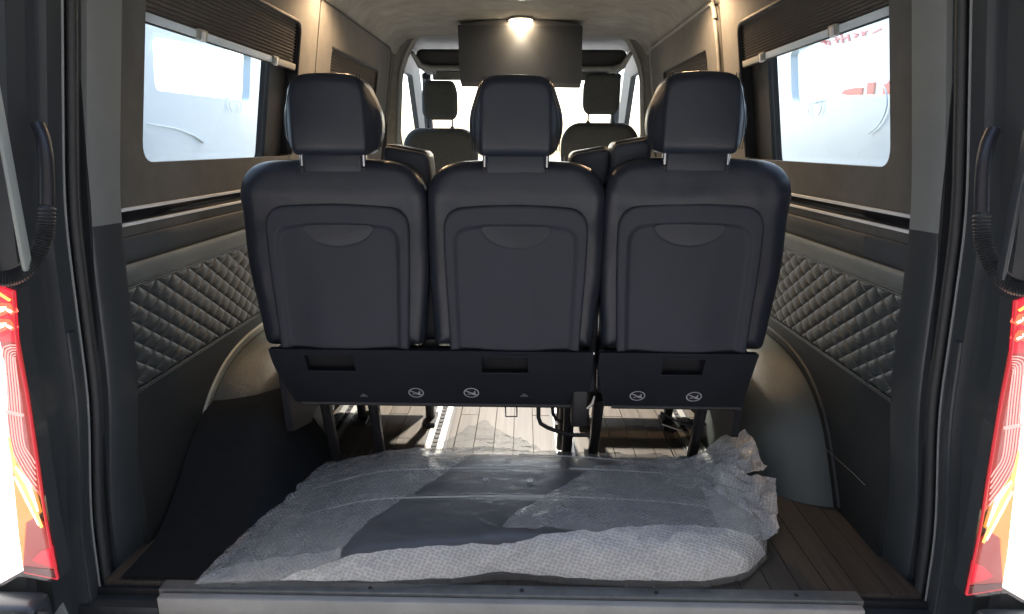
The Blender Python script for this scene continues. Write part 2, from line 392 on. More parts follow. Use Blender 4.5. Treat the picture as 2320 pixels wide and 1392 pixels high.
# ---- walls
YA, YB = 1.385, 2.66
for s in (-1, 1):
    side = 'left' if s < 0 else 'right'
    # outer skin of the body, with the window opening
    win = rounded([(1.50, 0.924), (2.455, 0.924), (2.455, 1.385), (1.50, 1.385)], [0.05, 0.03, 0.03, 0.03])
    win2 = rounded([(1.47, 0.90), (2.32, 0.90), (2.32, 1.42), (1.47, 1.42)], 0.05)
    wall = slab('wall_' + side, [(1.30, -0.1), (4.6, -0.1), (4.6, 1.60), (1.30, 1.60)], [win2],
                lambda y, z: (s * (wx(z) + 0.045), y, z), lambda y, z: (s * (wx(z) + 0.075), y, z),
                M['black'], kind='structure', smooth=0)
    # upper suede panel
    up = slab('suede_panel', [(YA, 0.828), (YB, 0.828), (YB, 1.6), (YA, 1.6)], [win],
              lambda y, z: (s * wx(z), y, z), lambda y, z: (s * (wx(z) + 0.03), y, z), M['suede'], wall)
    # window: rounded black frame lip along the top and far side, glass, black far band
    lip = [(s * (wx(z) - 0.002), y, z) for y, z in
           rounded([(1.52, 1.388), (2.458, 1.388), (2.458, 0.93)], [0, 0.04, 0])]
    MB().tube(lip, 0.007).build('window_lip', M['black'], up)
    slab('window_pane', [(1.46, 0.89), (2.31, 0.89), (2.31, 1.43), (1.46, 1.43)], [],
         lambda y, z: (s * (wx(z) + 0.050), y, z), lambda y, z: (s * (wx(z) + 0.054), y, z), M['glass'], wall, smooth=0)
    slab('window_pillar', [(2.292, 0.90), (2.47, 0.90), (2.47, 1.42), (2.292, 1.42)], [],
         lambda y, z: (s * (wx(z) + 0.031), y, z), lambda y, z: (s * (wx(z) + 0.043), y, z), M['black'], wall, smooth=0)
    slab('window_liner', [(2.447, .925), (2.4545, .925), (2.4545, 1.384), (2.447, 1.384)], [], lambda y, z: (s * (wx(z) + .001), y, z), lambda y, z: (s * (wx(z) + .0305), y, z), M['black'], up, smooth=0)
    # belt: two bright strips with a black channel between
    def strip(nm, z0, z1, d0, m, y1=4.0, r=0.0012):
        w = lambda co: (s * (wx(co.z) - co.x), co.y, co.z)
        return rbox(nm, -0.01, d0, YA + 0.002, y1, z0, z1, r, m, wall, 1, w)
    strip('bright_strip', 0.8195, 0.8275, 0.005, M['alu']); strip('black_channel', 0.7935, 0.8190, -0.003, M['gloss_black'])
    strip('bright_strip', 0.7860, 0.7930, 0.005, M['alu'])
    strip('suede_band', 0.762, 0.7855, -0.001, M['suede']); strip('ledge', 0.700, 0.761, 0.003, M['ledge'], r=0.004)
    # padded rail bulging out under the ledge
    b = MB()
    rings = []
    for y in (YA + .002, 1.6, 2.0, 2.6, 4.0):
        rg = []
        for k in range(11):
            a = k / 10; z = lerp(0.656, 0.702, a); d = 0.012 * math.sin(math.pi * min(1, a * 0.5 + 0.5)) + 0.010 * a ** 3
            rg.append((s * (wx(z) - 0.004 - 0.016 * math.sin(math.pi * (0.08 + 0.84 * a)) ** 0.6 * (0.45 + 0.55 * a)), y, z))
        rg.append((s * (wx(.7) + 0.01), y, 0.702)); rg.append((s * (wx(.65) + 0.01), y, 0.656)); rings.append(rg)
    b.loft(rings).build('padded_rail', M['rail'], wall, 50)
    for z in (0.6525, 0.647, 0.4015, 0.396):
        MB().tube([(s * (wx(z) - 0.003), y, z) for y in (YA + .002, 2.2, 4.0)], 0.0022, seg=8).build('piping', M['quilt'], wall)
    # quilted field
    q = rbox('quilted_panel', -0.01, 0.0005, YA + .002, 4.0, 0.404, 0.645, 0.001, M['quilt'], wall, 1,
             lambda co: (s * (wx(co.z) - co.x), co.y, co.z))
    DW, DH = 0.0775, 0.0488
    ZT, ZB = 0.6445, 0.4045
    meshes = {}
    nrow = 11
    for r_ in range(nrow):
        zc = ZT - r_ * DH / 2
        for c in range(-1, 16):
            yc = 1.41 + c * DW + (DW / 2 if r_ % 2 else 0)
            if yc + DW / 2 < YA + .004 or yc > 2.5: continue
            key = (r_ if r_ in (0, nrow - 1) else 1, yc - DW / 2 < YA)
            if key not in meshes or key[1] or True:
                V = []; N = 6
                for j in range(N + 1):
                    for i in range(N + 1):
                        u = .5 - .5 * math.cos(math.pi * i / N); v = .5 - .5 * math.cos(math.pi * j / N)
                        dy = (u - v) * DW / 2; dz = (u + v - 1) * DH / 2
                        hgt = 0.0082 * (max(0.0, math.sin(math.pi * u)) * max(0.0, math.sin(math.pi * v))) ** 0.36 * sstep(YA - .002, YA + .02, yc + dy)
                        y = yc + dy; z = zc + dz
                        hgt *= sstep(0, 0.008, min(ZT - z, z - ZB) + 0.001) if (r_ in (0, nrow - 1)) else 1
                        z = min(ZT, max(ZB, z)); y = max(YA + .003, y)
                        V.append((s * (wx(z) - 0.0004 - hgt), y, z))
                Fc = [(j * 7 + i, j * 7 + i + 1, (j + 1) * 7 + i + 1, (j + 1) * 7 + i) for j in range(N) for i in range(N)]
                build('quilt_pad', V, Fc, M['quilt'], q, 180)
    # lower panel
    slab('lower_panel', [(YA, -0.01), (4.0, -0.01), (4.0, 0.3945), (YA, 0.3945)], [],
         lambda y, z: (s * (wx(z) - 0.001), y, z), lambda y, z: (s * (wx(z) + 0.02), y, z), M['lower'], wall)
    # proud panel further forward (sliding door trim) with rounded top corner and a second, closed blind
    PR = 0.0015 if s < 0 else 0.008; P0 = 2.662 if s < 0 else 2.70
    pan = rounded([(P0, 0.83), (4.06, 0.83), (4.02, 1.512), (P0 + .01, 1.512)], [0.01, 0.03, 0.07, 0.01 if s < 0 else 0.06])
    dp = slab('forward_panel', pan, [rounded([(2.86, 0.93), (3.72, 0.93), (3.72, 1.36), (2.86, 1.36)], 0.035)],
              lambda y, z: (s * (wx(z) - PR), y, z), lambda y, z: (s * (wx(z) + 0.012), y, z), M['suede'], wall)
    edge_ = [q_ for q_ in pan if q_[1] > .84 and (s > 0 or q_[1] > 1.50 or q_[0] > 3.9)]
    MB().tube([(s * (wx(z) - PR), y, z) for y, z in edge_], 0.004 if s < 0 else 0.008, closed=False, seg=8).build(
        'edging_and_shadow_line', M['black'] if s < 0 else M['ceil'], dp)  # left: black tube draws the shadow line at the panel edge; right: real edging
    if s > 0: MB().tube([(wx(z) - PR, 2.705 + .02 * sstep(1.35, 1.55, z), z) for z in [.85 + .05 * k for k in range(15)]], .006, seg=8).build('door_seal', M['ceil'], dp)
    slab('forward_backing', [(2.661, 0.83), (4.2, 0.83), (4.2, 1.6), (2.661, 1.6)], [],
         lambda y, z: (s * (wx(z) + 0.015), y, z), lambda y, z: (s * (wx(z) + 0.03), y, z), M['suede'], wall)
    # wheel arch box with pale flange ring
    prof = [(1.60, 0.0), (1.64, 0.08), (1.70, 0.18), (1.765, 0.245), (1.86, 0.295), (1.98, 0.322), (2.12, 0.330), (2.45, 0.330),
            (2.60, 0.30), (2.72, 0.22), (2.80, 0.08), (2.83, 0.0)]
    def dens(p, n=6):
        out = []
        for i in range(len(p) - 1):
            p0 = p[max(0, i - 1)]; p1 = p[i]; p2 = p[i + 1]; p3 = p[min(len(p) - 1, i + 2)]
            for k in range(n):
                t = k / n
                out.append(tuple(0.5 * ((2 * p1[j]) + (-p0[j] + p2[j]) * t + (2 * p0[j] - 5 * p1[j] + 4 * p2[j] - p3[j]) * t * t
                                        + (-p0[j] + 3 * p1[j] - 3 * p2[j] + p3[j]) * t ** 3) for j in range(len(p1))))
        out.append(tuple(p[-1])); return out
    pd = dens(prof)
    cy0 = 2.2
    arch_rings = []
    for xin, sc in [(0.905 - .27 * math.sin(k * math.pi / 32), math.cos(k * math.pi / 32) ** .62 if k < 15 else .25) for k in range(16)]:
        arch_rings.append([(s * xin, cy0 + (y - cy0) * sc, z * sc) for y, z in pd])
    b = MB(); b.loft(arch_rings, closed=False)
    ar = b.build('wheel_arch', M['arch'], wall, 60)
    b = MB(); fl = []
    for o_, e in ((0.001, 0.0), (0.007, 0.004), (0.007, 0.026), (0.0, 0.03)):
        rg = []
        for i, (y, z) in enumerate(pd):
            a = pd[max(0, i - 1)]; c = pd[min(len(pd) - 1, i + 1)]
            t = Vector((c[0] - a[0], c[1] - a[1])).normalized(); nn = Vector((-t.y, t.x))
            yy, zz = y + nn.x * e, max(0.002, z + nn.y * e)
            rg.append((s * (wx(zz) - o_), yy, zz))
        fl.append(rg)
    b.loft(fl, closed=False); b.build('arch_flange', M['trim_pale'] if s < 0 else M['lower'], ar, 60)

# thin sewn seam on the lower right wall
MB().tube([at(1862, 1010, x=0.885), at(1935, 1075, x=0.888), at(1960, 1100, x=0.889)], 0.0011, seg=6).build('seam', M['ledge'], bpy.data.objects['wall_right'])

# ---- ceiling
cp = [(-0.93, 1.50), (-0.79, 1.50), (-0.765, 1.512), (-0.745, 1.55), (-0.70, 1.59), (-0.60, 1.612), (-0.35, 1.626), (0, 1.632)]
cp = cp + [(-x, z) for x, z in cp[-2::-1]]
b = MB(); top = [(0.93, 1.72), (-0.93, 1.72)]
b.loft([[(x, y, z) for x, z in cp + top] for y in (1.10, 1.6, 2.2, 2.8, 3.4, 3.9, 4.22)])
ceiling = b.build('ceiling', M['ceil'], kind='structure', smooth=50)
# rear roof frame beam above the door opening (out of frame, closes the roof)
MB().box(-0.95, 0.95, 1.08, 1.099, 1.44, 1.72).build('rear_roof_beam', M['jamb'], ceiling, smooth=0)

# ---- cab arch (front end of the passenger space)
orect = [(-0.96, 0.0), (0.96, 0.0), (0.96, 1.73), (-0.96, 1.73)]
opn = rounded([(-0.785, 0.02), (0.785, 0.02), (0.785, 0.95), (0.75, 1.44), (0.64, 1.632), (-0.64, 1.632), (-0.75, 1.44), (-0.785, 0.95)],
              [0.02, 0.02, 0.1, 0.1, 0.06, 0.06, 0.1, 0.1])
archw = slab('cab_arch', orect, [opn], lambda x, z: (x, 4.2, z), lambda x, z: (x, 4.32, z), M['ceil'], kind='structure')
MB().tube([(x, 4.196, z) for x, z in opn], 0.010, closed=True, seg=10).build('arch_edging', M['cabgrey'], archw)

# ---- cab
cab = empty('cab_shell', (0, 4.9, 0), kind='structure')
MB().box(-0.95, 0.95, 4.321, 5.25, 1.66, 1.72).build('cab_roof', M['cabgrey'], cab)
def shelf(co): return (co.x, co.y, co.z + 0.02 * (co.x / .7) ** 2 * -1)
rbox('overhead_shelf', -0.70, 0.70, 4.50, 4.95, 1.475, 1.60, 0.035, M['cabdark'], cab, 4, shelf)
rbox('shelf_lip', -0.66, 0.66, 4.47, 4.53, 1.462, 1.492, 0.012, M['cabgrey'], cab, 3, shelf)
for s in (-1, 1):
    rbox('sun_visor', min(s * .08, s * .62), max(s * .08, s * .62), 4.72, 4.745, 1.405, 1.475, 0.01, M['cabgrey'], cab, 3)
    # curved trim by the shelf, side door with window, pillar
    MB().tube([(s * .70, 4.36, 1.54), (s * .66, 4.42, 1.47), (s * .60, 4.50, 1.455), (s * .585, 4.6, 1.44)], [.012, .02, .022, .012], seg=10).build('shelf_bracket', M['cabgrey'], cab)
    slab('door_side', [(4.321, 0), (5.9, 0), (5.9, 1.0), (5.15, 1.70), (4.321, 1.70)],
         [rounded([(4.40, 0.93), (5.6, 0.90), (5.0, 1.46), (4.40, 1.46)], 0.03)],
         lambda y, z: (s * (0.84 - 0.06 * (z - .9)), y, z), lambda y, z: (s * (0.88 - 0.06 * (z - .9)), y, z), M['cabdark'], cab)
    MB().box(min(s * .86, s * .862), max(s * .86, s * .862), 4.38, 5.7, 0.88, 1.48).build('door_glass', M['glass'], cab, smooth=0)
    MB().tube([(s * .70, 4.98, 1.46), (s * .74, 5.3, 1.2), (s * .78, 5.7, .9)], 0.035, seg=10).build('windscreen_pillar', M['cabdark'], cab)
    MB().tube([(s * .79, 4.34, 1.36), (s * .80, 4.35, 1.2), (s * .79, 4.37, 1.0), (s * .77, 4.42, 0.8)], 0.006, seg=6).build('belt_webbing', M['cabgrey'], cab)
    rbox('belt_guide', min(s * .79, s * .81), max(s * .79, s * .81), 4.325, 4.345, 1.10, 1.15, 0.005, M['chrome'], cab)
MB().add([(-.80, 5.0, 1.50), (.80, 5.0, 1.50), (.86, 5.85, .88), (-.86, 5.85, .88)], [(0, 1, 2, 3)]).build('windscreen', M['glass'], cab, smooth=0)
rbox('dashboard', -0.84, 0.84, 5.35, 5.85, 0.3, 0.80, 0.08, M['cabdark'], cab, 4)

# ---- rear door frame (jambs)
frame = empty('rear_door_frame', (0, 1.25, 0), kind='structure')
def jx(z):
    """x of the jamb beside the door opening"""
    return wx(z) + (0.03 * sstep(0.5, 0.1, z) if z < .5 else 0)
zs = [-0.30 + 0.05 * i for i in range(36)]
def jamb(s, nm, plan, m, z0=-0.3, z1=1.46, parent=frame, smooth=40):
    rings = []
    for z in [q_ for q_ in zs if z0 <= q_ <= z1]:
        rings.append([(s * (jx(z) + o_), y, z) for o_, y in plan])
    return MB().loft(rings, closed=False).build(nm, m, parent, smooth)
for s in (-1, 1):
    jamb(s, 'lit_trim', [(0.012, 1.390), (-0.015, 1.389), (-0.018, 1.386), (-0.018, 1.381), (-0.012, 1.345), (-0.005, 1.312), (0.0, 1.306), (0.012, 1.304)], M['jamb_pale'], z0=0.795)  # light falloff down the strip put into colour: pale above, dark below
    jamb(s, 'shaded_trim', [(0.012, 1.390), (-0.015, 1.389), (-0.018, 1.386), (-0.018, 1.381), (-0.012, 1.345), (-0.005, 1.312), (0.0, 1.306), (0.012, 1.304)], M['jamb'], z1=0.805)
    jamb(s, 'jamb_channel', [(0.010, 1.304), (0.010, 1.275), (0.008, 1.272), (0.008, 1.248), (0.014, 1.244), (0.004, 1.238), (0.006, 1.206),
                             (0.024, 1.200), (0.026, 1.176), (0.016, 1.170), (0.018, 1.128), (0.045, 1.122), (0.05, 1.104), (0.30, 1.10)], M['jamb'])
    rings = []
    for z in [-0.3 + 0.0075 * i for i in range(234)]:
        r_ = 0.0105 + 0.0007 * math.sin(z * 400)
        rings.append([(s * (jx(z) - 0.001 + r_ * 0.9 * math.cos(a)), 1.262 + r_ * math.sin(a), z) for a in [k * math.pi / 5 for k in range(10)]])
    MB().loft(rings).build('rubber_seal', M['rubber'], frame, 60)
    MB().tube([(s * (jx(z) + 0.002), 1.2415, z) for z in zs], 0.0022, seg=6).build('seal_lip', M['cabgrey'], frame)
    # raised shape low on the jamb
    jamb(s, 'jamb_rib', [(0.010, 1.232), (0.002, 1.229), (0.000, 1.219), (0.002, 1.211), (0.010, 1.208)], M['jamb'], z0=-0.3, z1=0.62)
    # domed plug in the pale strip
    p = at(210 if s < 0 else 2123, 308 if s < 0 else 323, x=s * 0.853)
    bm = bmesh.new(); bmesh.ops.create_uvsphere(bm, u_segments=20, v_segments=12, radius=1)
    for v in bm.verts: v.co = Vector((p.x - s * 0.006 + v.co.x * 0.009, p.y + v.co.y * 0.0125, p.z + v.co.z * 0.0135))
    me = bpy.data.meshes.new('trim_plug'); bm.to_mesh(me); bm.free(); link('trim_plug', me, M['jamb_pale'], frame, 60)
MB().box(-1.2, 1.2, 1.10, 1.13, 1.46, 1.80).build('frame_header', M['jamb'], frame, smooth=0)

# ---- outside: ground, sky is the world
MB().box(-60, 60, -60, 90, -0.75, -0.70).build('ground', M['asphalt'], kind='structure', smooth=0)

# unseen grey wall added behind the camera to cut sky light from the rear
sky_block = MB().box(-14, 14, -7.0, -3.2, -0.7, 7.0).build('sky_block_wall', M['sky_block'], kind='structure', smooth=0)
# ================================================================ SEATS
def heightfield(name, xl, xr, zb, zt, yf, edge, m, parent, nu=60, nv=70, back=None, smooth=60, **k):
    """plate with a sculpted rear face: xl/xr(z) bound each row, yf(x, z, d) gives the face, d = distance to the edge"""
    V = []; Fc = []
    us = [0.5 - 0.5 * math.cos(math.pi * i / nu) for i in range(nu + 1)]
    vs = [0.5 - 0.5 * math.cos(math.pi * j / nv) for j in range(nv + 1)]
    for side in (0, 1):
        for v in vs:
            z = lerp(zb, zt, v); a, b_ = xl(z), xr(z)
            for u in us:
                x = lerp(a, b_, u); d = edge(x, z)
                V.append((x, yf(x, z, d) if side == 0 else back(x, z, d), z))
    n = (nu + 1) * (nv + 1)
    for sd in (0, 1):
        for j in range(nv):
            for i in range(nu):
                q_ = (j * (nu + 1) + i, j * (nu + 1) + i + 1, (j + 1) * (nu + 1) + i + 1, (j + 1) * (nu + 1) + i)
                Fc.append(tuple(t + sd * n for t in (q_ if sd == 0 else q_[::-1])))
    def bd():
        for i in range(nu): yield i, i + 1
        for j in range(nv): yield j * (nu + 1) + nu, (j + 1) * (nu + 1) + nu
        for i in range(nu, 0, -1): yield nv * (nu + 1) + i, nv * (nu + 1) + i - 1
        for j in range(nv, 0, -1): yield j * (nu + 1), (j - 1) * (nu + 1)
    for a, b_ in bd(): Fc.append((b_, a, a + n, b_ + n))
    return build(name, V, Fc, m, parent, smooth, **k)

def rnd(d, r):
    t = max(0.0, min(1.0, d / r)); return r * (1 - math.sqrt(max(0, 1 - (1 - t) ** 2)))

def polyd(pts):
    """distance inside a closed 2D outline"""
    P = [Vector(p) for p in pts]
    def f(x, z):
        q_ = Vector((x, z)); best = 9.0
        for i in range(len(P)):
            a = P[i]; b_ = P[(i + 1) % len(P)]; ab = b_ - a
            t = max(0, min(1, (q_ - a).dot(ab) / ab.length_squared)); best = min(best, (q_ - a - ab * t).length)
        return best
    return f
def bounds(pts, cx):
    """row limits of a convex outline"""
    def lim(z, sg):
        xs = []
        n = len(pts)
        for i in range(n):
            a = pts[i]; b_ = pts[(i + 1) % n]
            lo, hi = (a, b_) if a[1] <= b_[1] else (b_, a)
            if lo[1] - 1e-7 <= z <= hi[1] + 1e-7:
                if hi[1] - lo[1] < 1e-7: xs += [lo[0], hi[0]]
                else: xs.append(lerp(lo[0], hi[0], (z - lo[1]) / (hi[1] - lo[1])))
        if not xs: return cx
        return min(xs) if sg < 0 else max(xs)
    return (lambda z: lim(z, -1)), (lambda z: lim(z, 1))

def lean(z): return 1.605 + (0.93 - z) * 0.02      # rear face of the backs, nearly upright

def seat_back(t, cx, outline, zt, mx=1, top=0.0):
    """one backrest with hard rear panel, headrest and its posts"""
    o = outline; ed = polyd(o); xl, xr = bounds(o, cx); zb = min(p[1] for p in o); zz = max(p[1] for p in o)
    back = heightfield('backrest', xl, xr, zb, zz, lambda x, z, d: lean(z) + .0035 * noise.noise(Vector((x * 7, z * 9, cx * 31))) + .0012 * noise.noise(Vector((x * 30, z * 22, cx * 11))) + rnd(d, 0.045) * 0.8 + 0.006 * (1 - min(1, d / 0.2)) - 0.012 * sstep(.78, .86, z) ,
                       ed, M['leather'], t, 56, 64, back=lambda x, z, d: lean(z) + 0.125 - rnd(d, 0.04))
    # hard rear panel with arched top, inset field and half-moon grip
    w = 0.182
    dz = zt - 0.93
    p = rounded([(cx - w + .012, .442), (cx + w - .012, .442), (cx + w, .70), (cx + w, .815 + dz), (cx, .828 + dz), (cx - w, .815 + dz), (cx - w, .70)],
                [.004, .004, .05, .07, .3, .07, .05], 10)
    pe = polyd(p); pxl, pxr = bounds(p, cx); pzb = min(q_[1] for q_ in p); pzt = max(q_[1] for q_ in p)
    inr = rounded([(cx - .146, .30), (cx + .146, .30), (cx + .158, .68), (cx + .158, .768 + dz), (cx, .782 + dz), (cx - .158, .768 + dz), (cx - .158, .68)],
                  [0, 0, .05, .06, .3, .06, .05], 10)
    ie = polyd(inr); ixl, ixr = bounds(inr, cx)
    def face(x, z, d):
        y = lean(z) - 0.011 + rnd(d, 0.010)
        inside = ixl(z) < x < ixr(z) and z < max(q_[1] for q_ in inr)
        dd = ie(x, z) if inside else -ie(x, z)
        y += 0.010 * sstep(-0.003, 0.014, dd)
        # bulging centre of the field
        y -= 0.012 * sstep(0.02, 0.12, dd) * (0.3 + 0.7 * sstep(.72, .5, z))
        # half-moon grip
        g = 1 - ((x - cx) / 0.099) ** 2 - ((z - (.777 + dz)) / -0.064) ** 2
        if z < .775 + dz and g > 0: y += 0.009 * sstep(0, 0.45, g) * sstep(.775 + dz, .768 + dz, z)
        return y
    heightfield('back_panel', pxl, pxr, pzb, pzt, face, pe, M['shell'], back, 110, 120, back=lambda x, z, d: lean(z) + 0.03)
    # headrest
    return back

def headrest(t, cx, zt, wtop, wmid, zbot, turn=0):
    hz = zbot
    o = rounded([(cx - wmid * .41, hz), (cx + wmid * .41, hz), (cx + wmid / 2, hz + .05), (cx + wmid / 2, hz + .10), (cx + wtop / 2, zt), (cx, zt + .006), (cx - wtop / 2, zt), (cx - wmid / 2, hz + .10), (cx - wmid / 2, hz + .045)],
                [.036, .036, .036, .06, .036, .2, .036, .06, .036], 10)
    ed = polyd(o); xl, xr = bounds(o, cx); zb = min(p[1] for p in o); zz = max(p[1] for p in o)
    def yf(x, z, d): return 1.570 + rnd(d, 0.026) * 0.7 + 0.034 * sstep(wmid * .34, wmid * .47, abs(x - cx)) * (1 - 0.4 * sstep(zz - .05, zz, z)) + 0.5 * (z - 1.03) ** 2 * 2 + 0.8 * (x - cx) ** 2
    def yb(x, z, d):
        wing = 0.035 * sstep(wmid * .25, wmid * .5, abs(x - cx)) * sstep(0, .02, d)
        return 1.575 + 0.118 - rnd(d, 0.035) + wing
    h = heightfield('headrest', xl, xr, zb, zz, yf, ed, M['leather'], t, 56, 56, back=yb)
    for sg in (-1, 1):      # seam running over the cover
        pts = []
        for k in range(21):
            z = lerp(zb + .012, zz - .004, k / 20); x = cx + sg * (lerp(wmid * .44, wtop * .44, sstep(hz + .08, zz, z)))
            d = ed(x, z); pts.append((x, yf(x, z, d) - 0.0004, z))
        MB().tube(pts, 0.0012, seg=6).build('seam', M['thread'], h)
        pts2 = [(p_[0] + sg * 0.006, p_[1] + 0.0008, p_[2]) for p_ in pts]
        MB().tube(pts2, 0.0009, seg=6).build('seam', M['thread'], h)
    rbox('headrest_socket', cx - .075, cx + .075, 1.60, 1.665, zbot - .045, zbot + .012, 0.01, M['leather'], h)
    for sg in (-1, 1):
        MB().tube([(cx + sg * 0.0765, 1.612, zbot - .05), (cx + sg * 0.0765, 1.612, zbot + .02)], 0.0055, seg=14).build('headrest_post', M['chrome'], h)
        MB().tube([(cx + sg * 0.0765, 1.612, zbot - .052), (cx + sg * 0.0765, 1.612, zbot - .030), (cx + sg * 0.0765, 1.612, zbot - .026)], [.011, .011, .008], seg=14).build('post_collar', M['black'], h)
    return h

def armrest(t, x0, x1, y0, z1, sx):
    def w(co):
        f = (co.z - 0.6) / (z1 - .6); return (co.x + sx * 0.02 * (1 - f) + (co.x - (x0 + x1) / 2) * 0.25 * (1 - f), co.y + 0.05 * (1 - f) * 0, co.z - 0.18 * (co.x - (x0 + x1) / 2) * sx)
    a = rbox('armrest', x0, x1, y0, y0 + .11, 0.60, z1, 0.016, M['shell'], t, 4, w)
    rbox('armrest_pad', x0 + .002, x1 - .002, y0 + .02, y0 + .125, 0.62, z1 + .006, 0.014, M['leather'], a, 4, w)
    return a

def outline(cx, wl_t, wr_t, wl_b, wr_b, zt, rl, rr):
    return rounded([(cx - wl_b, .44), (cx + wr_b, .44), (cx + wr_t, .655), (cx + wr_t - .002, zt - .006), (cx + .02, zt + .002), (cx - .02, zt + .002), (cx - wl_t + .002, zt - .006), (cx - wl_t, .655)],
                   [.02, .02, .05, rr, .02, .02, rl, .05], 16)

def base_cover(t, x0, x1, pockets, ztop=.4425, zbot=.258):
    """sloping plastic cover under the backs, with sunk pockets"""
    H = [[(a, .372), (b, .372), (b, .425), (a, .425)] for a, b in pockets]
    H = [rounded(h_, .004, 2) for h_ in H]
    f0 = lambda x, z: (x, 1.600 + (ztop - z) * 0.45, z); f1 = lambda x, z: (x, 1.622 + (ztop - z) * 0.45, z)
    o = rounded([(x0 + .03, zbot), (x1 - .004, zbot), (x1, ztop), (x0, ztop), (x0, .385)], [.01, .004, .004, .004, .03])
    c = slab('base_cover', o, H, f0, f1, M['base'], t)
    for a, b in pockets:
        slab('pocket_recess', [(a - .004, .368), (b + .004, .368), (b + .004, .429), (a - .004, .429)], [],
             lambda x, z: (x, 1.6235 + (ztop - z) * 0.45, z), lambda x, z: (x, 1.630 + (ztop - z) * 0.45, z), M['pocket'], c, smooth=0)
        for z in (.3705, .4265):
            MB().tube([(a - .002, f0(0, z)[1] - .001, z), (b + .002, f0(0, z)[1] - .001, z)], 0.0022, seg=8).build('pocket_lip', M['base'], c)
    MB().tube([(x0 + .05, f0(0, zbot)[1] + .004, zbot - .002), (x1 - .004, f0(0, zbot)[1] + .004, zbot - .002)], 0.007, seg=10).build('bottom_rail', M['steel'], c)
    return c, f0

def onbase(px, py, f0):
    """point of the sloping cover under a mark of the photo"""
    lo, hi = 1.58, 1.72
    p = at(px, py, y=1.65)
    for _ in range(12): p = at(px, py, y=f0(0, p.z)[1])
    return p
def no_step_mark(c, f0, px, py, r=.0215):
    p = onbase(px, py, f0); K = (f0(0, 0)[1] - f0(0, 1)[1])   # dy per -dz
    off = 0.0012
    def P(a, b_): return (p.x + a, f0(0, p.z + b_)[1] - off, p.z + b_)
    b = MB(); n = 40; V = []; Fc = []
    ry = r * 0.80
    for k in range(n):
        an = 2 * math.pi * k / n
        V += [P(r * math.cos(an), ry * math.sin(an)), P(r * .86 * math.cos(an), ry * .84 * math.sin(an))]
    for k in range(n): Fc.append((2 * k, 2 * ((k + 1) % n), 2 * ((k + 1) % n) + 1, 2 * k + 1))
    b.add(V, Fc)
    a0, a1 = (-r * .78, ry * .42), (r * .74, -ry * .50)
    d = Vector((a1[0] - a0[0], a1[1] - a0[1])).normalized(); nn = Vector((-d.y, d.x)) * r * .075
    b.add([P(a0[0] + nn.x, a0[1] + nn.y), P(a1[0] + nn.x, a1[1] + nn.y), P(a1[0] - nn.x, a1[1] - nn.y), P(a0[0] - nn.x, a0[1] - nn.y)], [(0, 1, 2, 3)])
    shoe = [(-.05, -.18), (.10, -.30), (.50, -.42), (.55, -.20), (.50, .30), (.38, .34), (.36, .10), (.15, -.02)]
    V = [P(x * r, y * r) for x, y in shoe]; b.add(V, [tuple(range(len(V)))])
    for q_ in (-.48, -.34, -.20):
        V = [P(q_ * r, -.30 * r), P((q_ + .09) * r, -.30 * r), P((q_ + .09) * r, -.12 * r), P(q_ * r, -.12 * r)]; b.add(V, [(0, 1, 2, 3)])
    b.build('no_step_mark', M['print'], c, smooth=0)
def worn_mark(c, f0, px, py, flip=1):
    p = onbase(px, py, f0)
    def P(a, b_): return (p.x + a * flip, f0(0, p.z + b_)[1] - .0012, p.z + b_)
    b = MB()
    V = [P(-.010, -.006), P(.012, -.006), P(.010, -.001), P(.002, .003), P(-.001, .006), P(-.004, .003), P(-.004, -.002), P(-.010, -.002)]
    b.add(V, [tuple(range(8))]); b.build('worn_shoe_mark', M['print_dim'], c, smooth=0)

def leg(t, x, y0, y1, z1=.26):
    a = MB(); a.tube([(x, y0, z1), (x, (y0 + y1) / 2, z1 * .5), (x, y1, 0.012)], [.018, .016, .016], seg=10)
    a.box(x - .022, x + .022, y1 - .05, y1 + .05, 0.006, 0.022)
    return a.build('leg', M['steel'], t)

# --- double seat: left and middle places on one base
dbl = empty('double_seat', (-0.22, 1.8, 0), label='black double seat whose two backs stand at left and centre, one headrest each', cat='seat', group=None)
ol = outline(-.4445, .251, .226, .222, .205, .931, .10, .155)
ob = seat_back(dbl, -.4445, ol, .93)
om = outline(.006, .226, .228, .216, .206, .931, .15, .15)
seat_back(dbl, .006, om, .93)
headrest(dbl, -.4465, 1.128, .168, .244, .942)
headrest(dbl, .005, 1.126, .168, .230, .942)
bc, f0 = base_cover(dbl, -.646, .214, [(-.555, -.425), (-.082, .042)])
no_step_mark(bc, f0, 943, 890); no_step_mark(bc, f0, 1068, 890)
worn_mark(bc, f0, 824, 895); worn_mark(bc, f0, 1187, 895)
rbox('seat_cushion', -.66, -.215, 1.70, 2.22, .33, .47, .04, M['leather'], dbl, 4)
rbox('floor_shade_plate', -.66, -.325, 2.19, 2.21, .040, .34, .006, M['steel'], dbl)  # unseen plate added to cast shade on the floor beside the aisle
rbox('gap_filler', -.245, -.195, 1.675, 1.72, .45, .84, .01, M['base'], dbl)  # dark filler added to block light leaking between the backs
rbox('gap_filler', .205, .232, 1.675, 1.72, .30, .84, .008, M['base'], dbl)
rbox('hinge_cross_tube', -.62, .20, 1.68, 1.72, .405, .455, .015, M['steel'], dbl)
rbox('seat_cushion', -.205, .215, 1.70, 2.16, .33, .47, .04, M['leather'], dbl, 4)
for x in (-.545, -.405): leg(dbl, x, 1.72, 1.80)
for x in (-.545, -.30): leg(dbl, x, 2.08, 2.12)
leg(dbl, .165, 1.72, 1.82); leg(dbl, .165, 2.08, 2.12)
armrest(dbl, -.340, -.222, 1.69, .956, 1)
armrest(dbl, .145, .247, 1.69, .955, -1)
